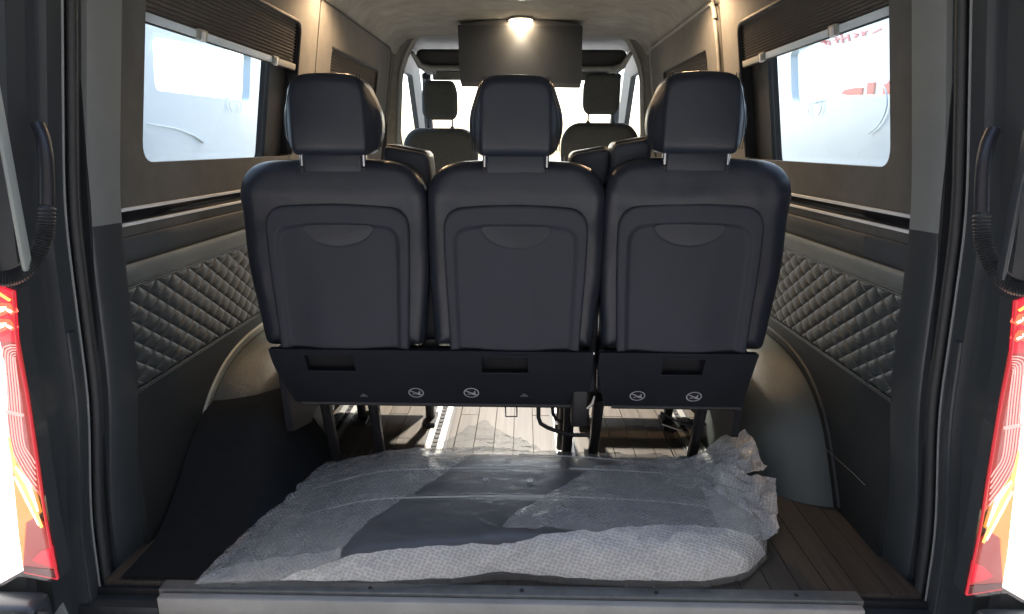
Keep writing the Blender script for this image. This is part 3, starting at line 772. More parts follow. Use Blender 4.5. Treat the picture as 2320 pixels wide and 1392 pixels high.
MB().tube([at(1145, 922, y=1.70), at(1146, 944, y=1.70), at(1171, 944, y=1.70), at(1171, 922, y=1.70)], 0.0022, seg=8).build('wire_loop', M['steel'], dbl)
def bend(pts, y): return [at(px, py, y=y) for px, py in pts]
MB().tube(bend([(1220, 918), (1220, 946), (1225, 960), (1240, 969), (1272, 981), (1300, 986), (1335, 986)], 1.72), 0.0062, seg=10).build('hand_bar', M['steel'], dbl)
MB().tube(bend([(1251, 918), (1253, 938), (1261, 952), (1278, 958), (1332, 957)], 1.78), 0.0052, seg=10).build('hand_bar', M['steel'], dbl)
rbox('recliner_housing', .165, .212, 1.66, 1.76, .20, .40, .01, M['steel'], dbl)
MB().tube([(.150, 1.70, .30), (.150, 1.78, .20), (.150, 1.90, .02)], .012, seg=10).build('strut', M['steel'], dbl)
# bolts and latch bits between the seats; first disc paints light through the gap
for px, py, r_ in ((1343, 800, .0052), (1324, 929, .0035), (1263, 955, .004)):
    p = at(px, py, y=1.612 if py < 850 else 1.70)
    MB().tube([p, p + Vector((0, -.006, 0))], [r_, r_ * .7], seg=12).build('bolt_and_light_spot', M['chrome'], dbl)
MB().tube(bend([(1330, 926), (1342, 915), (1347, 898)], 1.66), [.004, .005, .002], seg=8).build('latch', M['alu_rail'], dbl)

slab('side_shield', [(1.665, .42), (2.10, .42), (2.06, .20), (1.85, .12), (1.70, .16)], [], lambda y, z: (-.655, y, z), lambda y, z: (-.635, y, z), M['base'], dbl)
# --- single seat on the right
sg = empty('single_seat', (0.444, 1.8, 0), label='black single seat on the right, a gap beside the middle back', cat='seat')
orr = outline(.444, .218, .252, .205, .226, .941, .155, .10)
seat_back(sg, .444, orr, .938)
headrest(sg, .446, 1.136, .168, .242, .951)
bs, f1_ = base_cover(sg, .229, .645, [(.400, .510)])
no_step_mark(bs, f1_, 1444, 897); no_step_mark(bs, f1_, 1572, 899)
rbox('seat_cushion', .225, .655, 1.70, 2.16, .33, .47, .04, M['leather'], sg, 4)
for x in (.545,): leg(sg, x, 1.72, 1.80); leg(sg, x, 2.08, 2.12)
leg(sg, .250, 1.74, 1.84); leg(sg, .250, 2.08, 2.12)
rbox('floor_shade_plate', .235, .655, 2.19, 2.21, .040, .34, .006, M['steel'], sg)  # added out of sight to keep the floor under this seat dark
rbox('hinge_cross_tube', .24, .62, 1.68, 1.72, .405, .455, .015, M['steel'], sg)
rbox('gap_filler', .237, .262, 1.675, 1.72, .30, .84, .008, M['base'], sg)  # filler added against light showing through the gap
armrest(sg, .250, .350, 1.67, .980, -1)
MB().tube(bend([(1500, 962), (1530, 972), (1562, 984)], 1.80), 0.0022, seg=8).build('cable', M['alu_rail'], sg)
MB().tube(bend([(1492, 945), (1510, 1000), (1530, 1040)], 1.80), 0.0016, seg=8).build('cable', M['steel'], sg)
MB().tube(bend([(1497, 935), (1540, 958), (1600, 962)], 1.78), 0.004, seg=8).build('cross_bar', M['steel'], sg)

slab('side_shield', [(1.665, .42), (2.10, .42), (2.06, .20), (1.85, .12), (1.70, .16)], [], lambda y, z: (.648, y, z), lambda y, z: (.628, y, z), M['base'], sg)
# ================================================================ CAB SEATS
def cab_seat(cx, y0, z0, label):
    t = empty('cab_seat', (cx, y0, 0), label=label, cat='seat', group='seats in the cab')
    o = rounded([(-.22, -.6), (.22, -.6), (.27, -.2), (.262, -.08), (.19, .0), (-.19, .0), (-.262, -.08), (-.27, -.2)], [.05, .05, .1, .08, .07, .07, .08, .1])
    o = [(cx + x, z0 + z) for x, z in o]
    ed = polyd(o); xl, xr = bounds(o, cx)
    b = heightfield('backrest', xl, xr, z0 - .6, z0, lambda x, z, d: y0 + rnd(d, .05), ed, M['cabseat'], t, 30, 34, back=lambda x, z, d: y0 + .15 - rnd(d, .05))
    pts = [(cx + .245 * math.cos(a), y0 + .012, z0 - .26 + .10 * math.sin(a) ** .6) for a in [math.pi * k / 24 for k in range(25)]]
    MB().tube(pts, .005, seg=8).build('seat_piping', M['piping'], b)
    h = rounded([(-.10, .055), (.10, .055), (.125, .10), (.125, .24), (.10, .32), (-.10, .32), (-.125, .24), (-.125, .10)], .03)
    h = [(cx + x, z0 + z) for x, z in h]; he = polyd(h); hl, hr = bounds(h, cx)
    hd = heightfield('headrest', hl, hr, min(q_[1] for q_ in h), max(q_[1] for q_ in h), lambda x, z, d: y0 + .03 + rnd(d, .03), he, M['cabseat'], t, 24, 24, back=lambda x, z, d: y0 + .12 - rnd(d, .03))
    for s_ in (-1, 1):
        MB().tube([(cx + s_ * .085, y0 + .07, z0 - .02), (cx + s_ * .085, y0 + .07, z0 + .08)], .006, seg=8).build('headrest_post', M['steel'], hd)
        MB().tube([(cx + s_ * .085, y0 + .07, z0 - .01), (cx + s_ * .085, y0 + .07, z0 + .012)], [.02, .012], seg=8).build('post_collar', M['steel'], hd)
    return t
pL = at(995, 290, y=4.65); pR = at(1363, 278, y=4.5)
cab_seat(pL.x, 4.65, pL.z, 'lower grey cab seat far ahead at left, before the white windscreen')
cab_seat(pR.x, 4.50, pR.z, 'higher grey cab seat far ahead at right, before the white windscreen')

# ================================================================ BLINDS, SCREEN, LAMPS
M['bar'] = translucent(mat('translucent_bar', (0.8, 0.8, 0.77), 0.4, var=0.02), 0.7)
translucent(M['blind'], 0.22)
for s in (-1, 1):
    sd = 'left' if s < 0 else 'right'
    t = empty('pleated_blind', (s * .81, 1.95, 1.39), label='half lowered pleated blind with white bottom bar over the nearest %s window' % sd, cat='blind', group='pleated window blinds')
    y0, y1 = 1.497, 2.449
    zt = 1.383; zb0, zb1 = (1.232, 1.232)
    n = 13
    zbs = 1.236 if s < 0 else 1.252
    b = MB()
    pts = []
    for k in range(2 * n + 1):
        z = lerp(zbs + .012, zt, k / (2 * n)); off = 0.004 + (0.009 if k % 2 else 0.0)
        pts.append((off, z))
    V = []
    for yy in (y0 + .004, lerp(y0, y1, .33), lerp(y0, y1, .66), y1 - .004):
        V += [(s * (wx(z) + o_), yy, z) for o_, z in pts] + [(s * (wx(z) + o_ + .0015), yy, z) for o_, z in pts[::-1]]
    L = 2 * len(pts)
    rings = [V[i * L:(i + 1) * L] for i in range(4)]
    b.loft(rings).build('pleated_fabric', M['blind'], t, 20)
    zb = zbs
    bar = rbox('bottom_bar', 0.000, 0.014, y0 + .002, y1 - .003, zb - .008, zb + .011, .003, M['bar'], t, 2, lambda co: (s * (wx(co.z) + co.x - .002), co.y, co.z))
    rbox('bar_edge', 0.001, 0.011, y0 + .002, y1 - .003, zb - .011, zb - .0085, .001, M['black'], t, 1, lambda co: (s * (wx(co.z) + co.x - .002), co.y, co.z))
    for yy in (1.72, 2.22):
        rbox('bar_clip', -.006, .006, yy, yy + .05, zb - .012, zb + .014, .003, M['trim_pale'], bar, 2, lambda co: (s * (wx(co.z) + co.x - .002), co.y, co.z))
        rbox('clip_tab', -.010, .0, yy + .015, yy + .032, zb - .016, zb + .008, .002, M['white'], bar, 2, lambda co: (s * (wx(co.z) + co.x - .002), co.y, co.z))
    # second blind, fully closed, further forward
    t2 = empty('pleated_blind', (s * .79, 3.3, 1.36), label='closed pleated blind in the forward %s side panel beyond the headrest' % sd, cat='blind', group='pleated window blinds')
    pts = [(0.002 + (0.010 if k % 2 else 0), lerp(.935, 1.355, k / 70)) for k in range(71)]
    rings = [[(s * (wx(z) + .001 + o_), yy, z) for o_, z in pts] + [(s * (wx(z) + .003 + o_), yy, z) for o_, z in pts[::-1]] for yy in (2.865, 3.3, 3.715)]
    MB().loft(rings).build('pleated_fabric', M['blind'], t2, 20)
    MB().tube([(s * (wx(z) - .002), y, z) for y, z in rounded([(2.86, 1.36), (3.72, 1.36), (3.72, .95)], [0, .03, 0])], .006, seg=8).build('blind_frame', M['black'], t2)

YT = 3.74
tl, tr_, br, bl = at(1037, 57, y=YT), at(1320, 60, y=YT), at(1317, 199, y=YT - .05), at(1043, 196, y=YT - .05)
scr = empty('ceiling_screen', ((tl.x + tr_.x) / 2, YT, tl.z), label='flat dark video screen hanging from the ceiling before the cab', cat='screen')
def scrpt(u, v, d):
    p = (tl.lerp(tr_, u)).lerp(bl.lerp(br, u), v); return (p.x, p.y + d, p.z)
b = MB(); b.loft([[scrpt(0, 0, d), scrpt(1, 0, d), scrpt(1, .93, d), scrpt(0, .93, d)] for d in (0, .03)]); b.build('screen_body', M['screen'], scr, 0)
b = MB(); b.loft([[scrpt(0.004, .932, d), scrpt(.996, .932, d), scrpt(.99, 1, d), scrpt(.01, 1, d)] for d in (-.004, .034)]); b.build('bottom_bezel', M['bezel'], scr, 0)
rb = []
for d in (0.004, .16):
    rg = [(lerp(tl.x, tr_.x, u), YT + d, tl.z - .002 + .035 * math.sin(math.pi * u) ** .8) for u in [k / 16 for k in range(17)]]
    rg += [(tr_.x, YT + d, tl.z - .004), (tl.x, YT + d, tl.z - .004)]
    rb.append(rg)
MB().loft(rb).build('screen_mount', M['cabdark'], scr, 40)

def dome_lamp(x, y, r, label, warm, power, zl=1.63):
    z = zl
    t = empty('dome_lamp', (x, y, z), label=label, cat='ceiling lamp', group='round ceiling lamps along the aisle')
    MB().tube([(x, y, 1.64), (x, y, z - .010), (x, y, z - .014)], [r * .8, r, r * .9], seg=32).build('lamp_ring', M['lampring'], t)
    pts = [(x, y, z - .0142), (x, y, z - .018), (x, y, z - .021), (x, y, z - .022)]
    MB().tube(pts, [r * .88, r * .80, r * .5, r * .2], seg=28).build('diffuser', M['dome_warm' if warm else 'dome'], t)
    l = bpy.data.lights.new('lamp_light', 'SPOT'); l.energy = power; l.shadow_soft_size = r * .6; l.spot_size = R(80 if warm else 98); l.spot_blend = .6 if warm else .35
    l.color = (1, .80, .56) if warm else (1, .92, .80)
    lo = bpy.data.objects.new('lamp_light', l); COL.objects.link(lo); lo.parent = t; lo.location = (0, 0, -.032)
for (px, py, warm, pw, lb) in ((1180, 50, True, 2, 'glowing round ceiling lamp just before the hanging screen'),
                               (1182, -6, False, 175, 'round ceiling lamp cut by the top edge of the picture')):
    p = at(px, py, z=1.612); dome_lamp(p.x, p.y, .070 if warm else .074, lb, warm, pw, 1.632)
# two warm side lamps over the first windows, just above the picture
for s in (-1, 1):
    x, y, z = s * .64, 2.62, 1.588
    t = empty('side_lamp', (x, y, z), label='small warm ceiling lamp above the %s side window' % ('left' if s < 0 else 'right'), cat='ceiling lamp', group='warm side lamps')
    MB().tube([(x, y, z + .01), (x, y, z - .008)], [.035, .032], seg=20).build('lamp_ring', M['lampring'], t)
    MB().tube([(x, y, z - .0082), (x, y, z - .014)], [.026, .02], seg=20).build('diffuser', M['dome_warm'], t)
    l = bpy.data.lights.new('lamp_light', 'SPOT'); l.energy = 4.2; l.shadow_soft_size = .03; l.spot_size = R(160); l.spot_blend = .5
    l.color = (1, .66, .38)
    lo = bpy.data.objects.new('lamp_light', l); COL.objects.link(lo); lo.parent = t; lo.location = (0, 0, -.022)

# ================================================================ TAIL LAMPS, HOSES, DOORS
def tail_lamp(s):
    """tall upright lamp cluster on the rear corner; local a = outward distance, z = height"""
    sd = 'left' if s < 0 else 'right'
    t = empty('tail_lamp', (s * .93, 1.10, .4), label='glowing red and orange tail lamp on the %s body corner' % sd, cat='tail lamp', group='tail lamps')
    Y = 1.092
    dz = 0.0
    def Q(x, y, d=0):
        """outline points taken on the lamp's own rear plane"""
        p = at(x, y, y=1.092); return (s * -p.x, Y - d, p.z)
    def plate(nm, pts, m, d0=.0, d1=.008):
        A = [Q(x, y, d1) for x, y in pts]; B = [Q(x, y, d0) for x, y in pts]; n = len(pts)
        tr = tessellate_polygon([[Vector((p[0], p[2], 0)) for p in A]])
        return build(nm, A + B, [tuple(q_) for q_ in tr] + [tuple(i + n for i in q_)[::-1] for q_ in tr] + [(i, (i + 1) % n, (i + 1) % n + n, i + n) for i in range(n)], m, t, 0)
    def bar(nm, pts, r, m, d=.010):
        if len(pts) > 3 and not isinstance(r, list):
            out = []
            for i in range(len(pts) - 1):
                a_, b_, c_, e_ = pts[max(0, i - 1)], pts[i], pts[i + 1], pts[min(len(pts) - 1, i + 2)]
                for k in range(6):
                    t_ = k / 6
                    out.append(tuple(.5 * (2 * b_[j] + (c_[j] - a_[j]) * t_ + (2 * a_[j] - 5 * b_[j] + 4 * c_[j] - e_[j]) * t_ ** 2 + (3 * b_[j] - a_[j] - 3 * c_[j] + e_[j]) * t_ ** 3) for j in (0, 1)))
            pts = out + [pts[-1]]
        return MB().tube([Q(x, y, d) for x, y in pts], r, seg=8).build(nm, m, t)
    plate('lamp_housing', [(-160, 590), (0, 642), (38, 656), (46, 770), (68, 890), (92, 1050), (112, 1180), (138, 1308), (62, 1292), (-160, 1420)], M['jamb'], -.03, .0)
    plate('top_lens', [(-160, 600), (0, 646), (36, 660), (44, 772), (8, 772), (-160, 730)], M['em_red'])
    for y0 in (702, 738):
        bar('band_glow', [(40, y0 + 6), (30, y0 - 6), (10, y0 - 4), (-60, y0 + 10)], [.006, .010, .013, .015], M['em_red_hot'], .006)
        bar('hot_band', [(38, y0 + 2), (28, y0 - 7), (8, y0 - 4), (-60, y0 + 8)], [.002, .0045, .0075, .009], M['em_hot'], .012)
    bar('orange_line', [(-20, 640), (10, 664), (32, 678)], .0025, M['em_yellow'])
    plate('striped_lens', [(8, 772), (45, 772), (66, 890), (90, 1050), (100, 1125), (52, 1052), (34, 1020), (26, 940), (20, 830)], M['em_pink'])
    for k in range(6):
        o_ = k * 6.0
        bar('light_line', [(46 - .3 * k, 779 + k * 5.5), (26 + o_ * .55, 780 + o_), (15 + o_, 796 + o_), (21 + o_, 880), (27 + o_, 950), (36 + o_ * .95, 1010 - o_ * .2), (60 + o_ * .7, 1062 - o_ * 1.0), (92 - k * .8, 1108 - o_ * 2.1)], .0011, M['em_line'], .0095)
    bar('cross_line', [(22, 927), (62, 936)], .0030, M['em_line'], .011)
    plate('reverse_lens', [(-160, 730), (8, 772), (20, 830), (26, 940), (30, 1010), (40, 1100), (50, 1210), (58, 1288), (-160, 1408)], M['em_white'], .0, .0075)
    plate('amber_lens', [(26, 940), (34, 1020), (52, 1052), (82, 1110), (96, 1160), (84, 1168), (64, 1180), (60, 1280), (50, 1210), (40, 1100), (30, 1010)], M['em_orange'], .0, .009)
    bar('hot_blade', [(30, 985), (42, 1050), (70, 1110), (104, 1188)], [.002, .0035, .0045, .0025], M['em_yellow'], .011)
    bar('hot_blade', [(46, 1072), (72, 1122), (100, 1180)], [.001, .0022, .0012], M['em_hot'], .015)
    bar('hot_blade', [(48, 1050), (76, 1088), (98, 1150)], [.0012, .0036, .0012], M['em_hot'], .014)
    plate('lower_lens', [(68, 1172), (78, 1164), (108, 1190), (130, 1284), (60, 1276)], M['em_pink'], .0, .0085)
    plate('lower_reflector', [(82, 1262), (100, 1244), (120, 1236), (127, 1278), (100, 1270)], M['em_red'], .0, .011)
    plate('foot_lens', [(60, 1277), (130, 1286), (137, 1306), (62, 1290)], M['dk_red'], .0, .0095)
    plate('clear_cover', [(-150, 606), (0, 648), (36, 660), (46, 775), (68, 893), (92, 1053), (112, 1183), (136, 1304), (62, 1290), (-150, 1408)], M['cover'], .019, .021)
    bar('lens_edge', [(38, 656), (46, 770), (68, 890), (92, 1050), (112, 1180), (137, 1306)], .0024, M['em_edge'], .008)
    bar('lens_edge', [(137, 1306), (62, 1291)], .0022, M['em_edge'], .008)
    return t
for s in (-1, 1): tail_lamp(s)

def hose(s):
    sd = 'left' if s < 0 else 'right'
    px = [(86, 284, 1.150), (97, 312, 1.140), (103, 345, 1.130), (106, 385, 1.125), (107, 430, 1.12), (106, 500, 1.11), (98, 546, 1.10), (78, 588, 1.085), (44, 622, 1.06), (4, 632, 1.04), (-50, 626, 1.02), (-110, 610, 1.0)]
    pts = [at(a_, b_, y=c_) for a_, b_, c_ in px]; pts = [(s * -p.x, p.y, p.z) for p in pts]
    # catmull
    out = []
    for i in range(len(pts) - 1):
        p0 = Vector(pts[max(0, i - 1)]); p1 = Vector(pts[i]); p2 = Vector(pts[i + 1]); p3 = Vector(pts[min(len(pts) - 1, i + 2)])
        for k in range(16):
            t_ = k / 16
            out.append(0.5 * (2 * p1 + (p2 - p0) * t_ + (2 * p0 - 5 * p1 + 4 * p2 - p3) * t_ * t_ + (3 * p1 - p0 - 3 * p2 + p3) * t_ ** 3))
    t = empty('cable_hose', (s * .862, 1.1, .85), label='black corrugated cable hose curving to the %s rear door above the tail lamp' % sd, cat='hose', group='cable hoses at the rear doors')
    n = len(out); rs = []
    for i in range(n):
        smooth_part = i / n < .42
        rs.append(.0115 if smooth_part else .0128 + .0016 * math.cos(i * math.pi))
    MB().tube(out[:int(n * .42)], .0112, seg=14).build('smooth_sleeve', M['steel'], t)
    MB().tube(out[int(n * .42):], rs[int(n * .42):], seg=14).build('corrugated_sleeve', M['rubber'], t, 10)
for s in (-1, 1): hose(s)
# open rear doors, edge on at both borders
for s in (-1, 1):
    sd = 'left' if s < 0 else 'right'
    t = empty('rear_door', (s * .98, 1.0, .8), label='open rear door seen edge on at the %s border' % sd, cat='door', group='open rear doors')
    EX = -at(18, 400, y=1.055).x
    rbox('door_shell', min(s * .985, s * 1.045), max(s * .985, s * 1.045), .25, 1.06, .80, 1.75, .012, M['jamb'], t)
    rbox('door_edge_strip', min(s * EX, s * (EX + .007)), max(s * EX, s * (EX + .007)), 1.055, 1.075, .755, 1.12 if s < 0 else 1.0, .003, M['trim_pale'] if s < 0 else M['jamb'], t)
    MB().tube([(s * .93, 1.06, 1.2), (s * .99, 1.03, 1.2)], .014, seg=10).build('door_hinge', M['jamb'], t)
# body corner under the lamps: folded bracket and bright slivers
for s in (-1, 1):
    sd = 'left' if s < 0 else 'right'
    t = empty('bumper_corner', (s * .92, 1.1, 0), label='dark bumper corner with folded bracket under the %s tail lamp' % sd, cat='bumper', group='bumper corners')
    rbox('corner_block', min(s * .915, s * 1.08), max(s * .915, s * 1.08), 1.03, 1.095, -.10, .098, .02, M['jamb'], t)
    MB().tube([(s * .935, 1.03, .09), (s * .94, 1.01, .06), (s * .935, 1.01, .03)], .014, seg=10).build('bracket_fold', M['rubber'], t)
    MB().tube([(s * .905, 1.05, .08), (s * .912, 1.03, .05), (s * .905, 1.03, .02)], .010, seg=10).build('bracket_fold', M['rubber'], t)
    slab('bright_tag', [(.89, .02), (.935, .02), (.90, .065)], [], lambda a, z: (s * a, 1.088, z), lambda a, z: (s * a, 1.094, z), M['jamb_pale'], t, smooth=0)
    MB().tube([(s * .975, 1.02, .085), (s * .965, 1.02, .0)], .0028, seg=6).build('bright_edge', M['trim_pale'], t)

# ================================================================ STORAGE HUMP + WRAPPED PANEL
def cover_z(x, y):
    h = .225 * sstep(1.36, 1.74, y) * sstep(-.55, -.74, x)
    return .004 + h + .004 * noise.noise(Vector((x * 6, y * 6, 3))) * sstep(.0, .05, h) + .001 * (1 + noise.noise(Vector((x * 25, y * 25, 6))))
MB().grid(lambda u, v: (lerp(-.888, -.50 - .06 * v + .01 * noise.noise(Vector((v * 8, 0, 0))), u), lerp(1.251, 1.90, v), cover_z(lerp(-.888, -.50 - .06 * v, u), lerp(1.251, 1.90, v))), 50, 70).build(
    'carpet_cover', M['carpet'], None, 60, label='black carpet cover over the floor and against the left wheel arch', cat='cover')

bundle_out = [(-.705, 1.222), (-.52, 1.232), (-.30, 1.232), (-.10, 1.252), (-.03, 1.268), (.04, 1.268), (.10, 1.258), (.28, 1.25), (.44, 1.25), (.55, 1.285), (.62, 1.36), (.66, 1.46),
              (.672, 1.58), (.65, 1.69), (.58, 1.76), (.45, 1.775), (.25, 1.80), (.05, 1.825), (-.10, 1.835), (-.28, 1.83), (-.47, 1.815), (-.60, 1.79), (-.655, 1.74), (-.665, 1.6), (-.675, 1.42), (-.695, 1.30)]
BC = Vector((0.0, 1.53))
def rad_profile(outl):
    pol = sorted([(math.atan2(y - BC.y, x - BC.x), math.hypot(x - BC.x, y - BC.y)) for x, y in outl])
    def Rf(a):
        # exact ray / polygon hit
        d = Vector((math.cos(a), math.sin(a))); best = 0
        n = len(outl)
        for i in range(n):
            p = Vector(outl[i]) - BC; q_ = Vector(outl[(i + 1) % n]) - BC; e = q_ - p
            den = d.x * e.y - d.y * e.x
            if abs(den) < 1e-9: continue
            t = (p.x * e.y - p.y * e.x) / den; u = (p.x * d.y - p.y * d.x) / den
            if t > 0 and -1e-6 <= u <= 1 + 1e-6: best = max(best, t)
        return best
    return Rf
RF = rad_profile(bundle_out)
def top_height(x, y):
    H = 0.012 + 0.075 * sstep(-.74, -.30, x)
    H -= 0.03 * sstep(1.62, 1.86, y)
    H += 0.006 * math.sin(x * 5 + 1)
    # moulded steps of the board
    H += 0.006 * sstep(1.463, 1.455, y) + 0.005 * sstep(1.622, 1.614, y)
    return H
def bh(x, y, shrink=1.0, wr=1.0):
    v = Vector((x, y)) - BC; a = math.atan2(v.y, v.x); t = v.length / (RF(a) * shrink)
    t = min(1, t)
    e = (1 - t ** 9) ** 0.55 if t < 1 else 0
    z = 0.004 + top_height(x, y) * e
    if wr:
        n1 = noise.noise(Vector((x * 7, y * 9, 2.0))); n2 = noise.noise(Vector((x * 22 + 3, y * 30, 5.0))); n3 = noise.noise(Vector((x * 60, y * 60, 9)))
        edge = sstep(.45, .98, t)
        n4 = abs(noise.noise(Vector((x * 11 + y * 4, y * 15 - x * 6, 7.0))))
        z += wr * (0.007 * n1 + (0.003 + .004 * edge) * n2 + .0016 * n3 + .007 * (1 - 3 * min(.33, n4)) * (.4 + .6 * edge)) * (0.3 + .7 * e)
        z += wr * .012 * max(0, 1 - abs((x - .52) + (y - 1.5) * .35 + .02 * math.sin(y * 30)) / .04) * sstep(1.25, 1.5, y) * e
        z += wr * .010 * max(0, 1 - abs((x - .34) + (y - 1.6) * .25) / .02) * sstep(1.45, 1.6, y) * e
        z -= wr * .02 * max(0, 1 - abs(x - .02 - (1.27 - y) * .6) / .06) * sstep(1.42, 1.28, y) * e
    return max(.003, z)
wp = empty('wrapped_panel', (0, 1.5, 0), label='large dark moulded panel in bubble wrap lying on the floor behind the seats', cat='package')
def polar(nm, shrink, m, zoff, na, nr, wr, par, zf=None):
    V = [(BC.x, BC.y, bh(BC.x, BC.y, shrink, wr) + zoff)]; Fc = []
    for j in range(1, nr + 1):
        t = 1 - (1 - j / nr) ** 1.6
        for i in range(na):
            a = 2 * math.pi * i / na; rr = RF(a) * shrink * t
            x = BC.x + rr * math.cos(a); y = BC.y + rr * math.sin(a)
            if j == nr:
                z = 0.003
                # ragged cut edge
                k_ = 1 + .004 * noise.noise(Vector((x * 40, y * 40, 0))); x = BC.x + (x - BC.x) * k_; y = BC.y + (y - BC.y) * k_
            else: z = bh(x, y, shrink, wr) + zoff
            V.append((x, y, z))
    for i in range(na): Fc.append((0, 1 + i, 1 + (i + 1) % na))
    for j in range(nr - 1):
        for i in range(na):
            a0 = 1 + j * na + i; a1 = 1 + j * na + (i + 1) % na
            Fc.append((a0, a0 + na, a1 + na, a1))
    return build(nm, V, Fc, m, par, 60)
board = polar('moulded_board', .93, M['board'], -.006, 160, 34, 0, wp)
for yy, x0, x1 in ((1.459, -.55, .56), (1.618, -.56, .10), (1.618, .16, .54), (1.73, .02, .42)):
    pts = [(x, yy + .03 * (1 - ((x) / .6) ** 2) * .6 - .012, bh(x, yy, .93, 0) - .004) for x in [lerp(x0, x1, k / 24) for k in range(25)]]
    MB().tube(pts, .0022, seg=6).build('ridge_highlight', M['alu'], board)  # bright tubes put the highlights on the moulded steps into colour
for px, py in ((1100, 1100), (1201, 1103), (1150, 1047)):
    p = at(px, py, z=.082); z = bh(p.x, p.y, .93, 0)
    V = []
    pts = [(p.x + .006 * math.cos(a), p.y + .006 * math.sin(a), z) for a in [k * math.pi / 6 for k in range(12)]]
    MB().tube(pts, .002, seg=6, closed=True).build('clip_ring', M['alu'], board)
film = polar('bubble_wrap', 1.0, M['bub1'], .004, 300, 70, 1.0, wp)
def flap(nm, quad, m, lift, nu, nv, seed, par=wp, amp=.004):
    """second sheet of film draped over the bundle; quad in floor x, y"""
    q_ = [Vector(p) for p in quad]
    def fn(u, v):
        p = (q_[0].lerp(q_[1], u)).lerp(q_[3].lerp(q_[2], u), v)
        x, y = p.x, p.y
        x += .006 * noise.noise(Vector((u * 6, v * 6, seed))); y += .006 * noise.noise(Vector((u * 7, v * 5, seed + 4)))
        vv = Vector((x, y)) - BC; a = math.atan2(vv.y, vv.x); tt = vv.length / RF(a)
        if tt > .9995: k_ = .9995 / tt; x = BC.x + vv.x * k_; y = BC.y + vv.y * k_
        return (x, y, bh(x, y) + lift + amp * abs(noise.noise(Vector((x * 16, y * 16, seed)))))
    return MB().grid(fn, nu, nv).build(nm, m, par, 60)
# left sheet ends on a diagonal edge, right sheet mirrors it
flap('wrap_layer', [(-.72, 1.20), (-.385, 1.245), (-.045, 1.80), (-.70, 1.84)], M['bub2'], .007, 70, 70, 1)
flap('wrap_layer', [(-.02, 1.33), (.70, 1.22), (.70, 1.80), (.24, 1.62)], M['bub2'], .007, 70, 60, 7)
flap('wrap_layer', [(-.66, 1.218), (.64, 1.235), (.64, 1.355), (-.60, 1.222)], M['bub3'], .010, 120, 16, 3)
flap('wrap_layer', [(-.70, 1.215), (-.37, 1.225), (-.38, 1.262), (-.66, 1.25)], M['bub2'], .011, 90, 14, 5)
def crumple(nm, quad, m, nu, nv, seed, amp):
    q_ = [Vector(p) for p in quad]
    def fn(u, v):
        p = (q_[0].lerp(q_[1], u)).lerp(q_[3].lerp(q_[2], u), v)
        w_ = Vector((u * 5, v * 5, seed)); f = noise.noise(w_ * .7) + .2 * noise.noise(w_ * 2.7) + abs(noise.noise(w_ * .9)) * 1.6
        return (p.x + amp * .5 * noise.noise(w_ + Vector((3, 1, 2))), p.y + amp * .6 * noise.noise(w_ * 1.4), p.z + amp * f)
    return MB().grid(fn, nu, nv).build(nm, m, wp, 60)
crumple('wrap_end', [(.42, 1.68, .075), (.58, 1.56, .09), (.715, 1.63, .10), (.70, 1.80, .125)], M['bub3'], 40, 40, 11, .020)
crumple('wrap_end', [(.50, 1.60, .10), (.50, 1.32, .085), (.66, 1.40, .03), (.725, 1.60, .085)], M['bub3'], 50, 50, 21, .016)
crumple('wrap_end', [(.36, 1.70, .075), (.42, 1.50, .095), (.55, 1.52, .10), (.52, 1.70, .09)], M['bub2'], 40, 40, 31, .016)
crumple('wrap_end', [(-.28, 1.79, .055), (.09, 1.80, .055), (.02, 1.85, .07), (-.10, 1.87, .112)], M['bub2'], 50, 30, 41, .010)

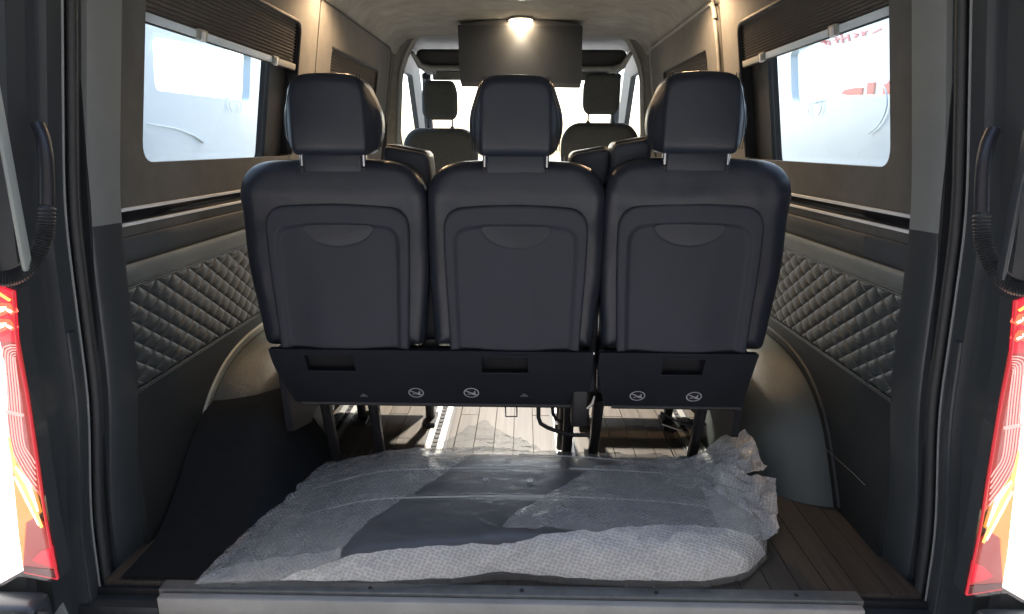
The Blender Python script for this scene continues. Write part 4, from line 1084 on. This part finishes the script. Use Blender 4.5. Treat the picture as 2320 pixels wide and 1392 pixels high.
# ================================================================ OUTSIDE: neighbours behind the glass
def neighbour(s):
    sd = 'left' if s < 0 else 'right'
    X = s * 2.1; X2 = s * 3.0
    t = empty('parked_van', (X, 4.0, -.7), label='pale van parked close outside the nearest %s window' % sd, cat='van', group='vans parked alongside')
    if s < 0: hole_px = [(345, 84), (352, 205), (565, 230), (569, 120)]
    else: hole_px = [(1790, 120), (1793, 222), (1803, 241), (1862, 234), (1896, 219), (2060, 218), (2060, 40), (1900, 60)]
    hole = [at(px, py, x=X) for px, py in hole_px]
    hole = [(p.y, p.z) for p in hole]
    zt = 2.4; hole = [(y, min(z, zt - .25)) for y, z in hole]
    hole = rounded(hole, .05, 4)
    body = slab('body_side', [(1.2, -.45), (9.5, -.45), (9.5, zt), (1.2, zt)], [hole], lambda y, z: (X, y, z), lambda y, z: (X + s * .06, y, z), M['carpaint'], t)
    MB().box(min(X2, X2 + s * .05), max(X2, X2 + s * .05), 1.2, 9.5, -.45, .75).build('far_side', M['carpaint'], t)
    ys = [h_[0] for h_ in hole]; zz = [h_[1] for h_ in hole]
    slab('side_window', [(min(ys) - .05, min(zz) - .05), (max(ys) + .05, min(zz) - .05), (max(ys) + .05, max(zz) + .05), (min(ys) - .05, max(zz) + .05)], [],
         lambda y, z: (X + s * .062, y, z), lambda y, z: (X + s * .066, y, z), M['glass'], t, smooth=0)
    # seat head inside with a ring grip
    if s < 0:
        c = at(537, 252, x=X + s * .3); w, h_ = .17, .15
    else:
        c = at(1840, 258, x=X + s * .3); w, h_ = .19, .15
    rbox('inner_headrest', c.x - .06, c.x + .06, c.y - w, c.y + w, c.z - h_, c.z + h_ * .7, .05, M['carpanel'], t, 4)
    xr_ = X - s * .012
    c2 = at(533 if s < 0 else 1846, 240 if s < 0 else 248, x=xr_)
    def arc(cc, r1, r2, a0, a1, rr, nm):
        pts = [(cc.x, cc.y + r1 * math.cos(R(a)), cc.z + r2 * math.sin(R(a))) for a in [lerp(a0, a1, k / 12) for k in range(13)]]
        MB().tube(pts, rr * .55, seg=6).build(nm, M['carpaint'], t)
    arc(c2, .10, .055, 130, 230, .006, 'ring_trim'); arc(c2, .10, .055, -50, 50, .006, 'ring_trim')
    if s < 0:
        line = [at(335, 280, x=X - .006 * s), at(400, 292, x=X - .006 * s), at(440, 308, x=X - .006 * s), at(460, 322, x=X - .006 * s)]
        MB().tube(line, [.002, .003, .005, .009], seg=6).build('body_crease', M['carpaint'], t)
    else:
        c3 = at(1935, 240, x=X + s * .12)
        arc(at(1960, 245, x=xr_), .24, .16, 110, 250, .008, 'wheel_rim')
        p = at(1943, 262, x=xr_)
neighbour(-1); neighbour(1)
# sign wall far right with red lettering
sgn = empty('sign_board', (4.6, 9, 0), label='white sign board with big red lettering seen through the right window', cat='sign')
XS = 5.2
MB().box(XS, XS + .1, 2.0, 22.0, .2, 6.0).build('board_face', M['white'], sgn, smooth=0)
def strokes(nm, polys):
    b = MB()
    for poly in polys:
        P0 = [at(px, py, x=XS - .03) for px, py in poly]; P1 = [p + Vector((.028, 0, 0)) for p in P0]
        b.loft([P0, P1])
    b.build(nm, M['red'], sgn, smooth=0)
strokes('letter', [[(1905, 213), (1914, 204), (1935, 200), (1953, 199), (1951, 215), (1920, 216)]])
strokes('letter', [[(1965, 188), (1981, 187), (1978, 214), (1963, 214)]])
strokes('letter', [[(2000, 192), (2008, 190), (2020, 178), (2014, 214), (1999, 214)]])
def ln(p, q_, w=3.0):
    d = Vector((q_[0] - p[0], q_[1] - p[1])).normalized(); n = Vector((-d.y, d.x)) * w / 2
    return [(p[0] + n.x, p[1] + n.y), (q_[0] + n.x, q_[1] + n.y), (q_[0] - n.x, q_[1] - n.y), (p[0] - n.x, p[1] - n.y)]
small = [((1858, 96), (1872, 94)), ((1864, 88), (1870, 102)), ((1876, 92), (1878, 104)), ((1888, 92), (1900, 88)), ((1892, 84), (1896, 98)), ((1904, 78), (1908, 98)), ((1908, 88), (1918, 85)), ((1920, 78), (1922, 94)),
         ((1932, 76), (1942, 78)), ((1942, 78), (1934, 86)), ((1950, 72), (1958, 80)), ((1962, 70), (1952, 82)), ((1974, 76), (1994, 66))]
for p, q_ in small: strokes('small_letter_stroke', [ln(p, q_)])

for o in list(COL.objects):
    if o.get('group') is None and 'group' in o.keys(): del o['group']
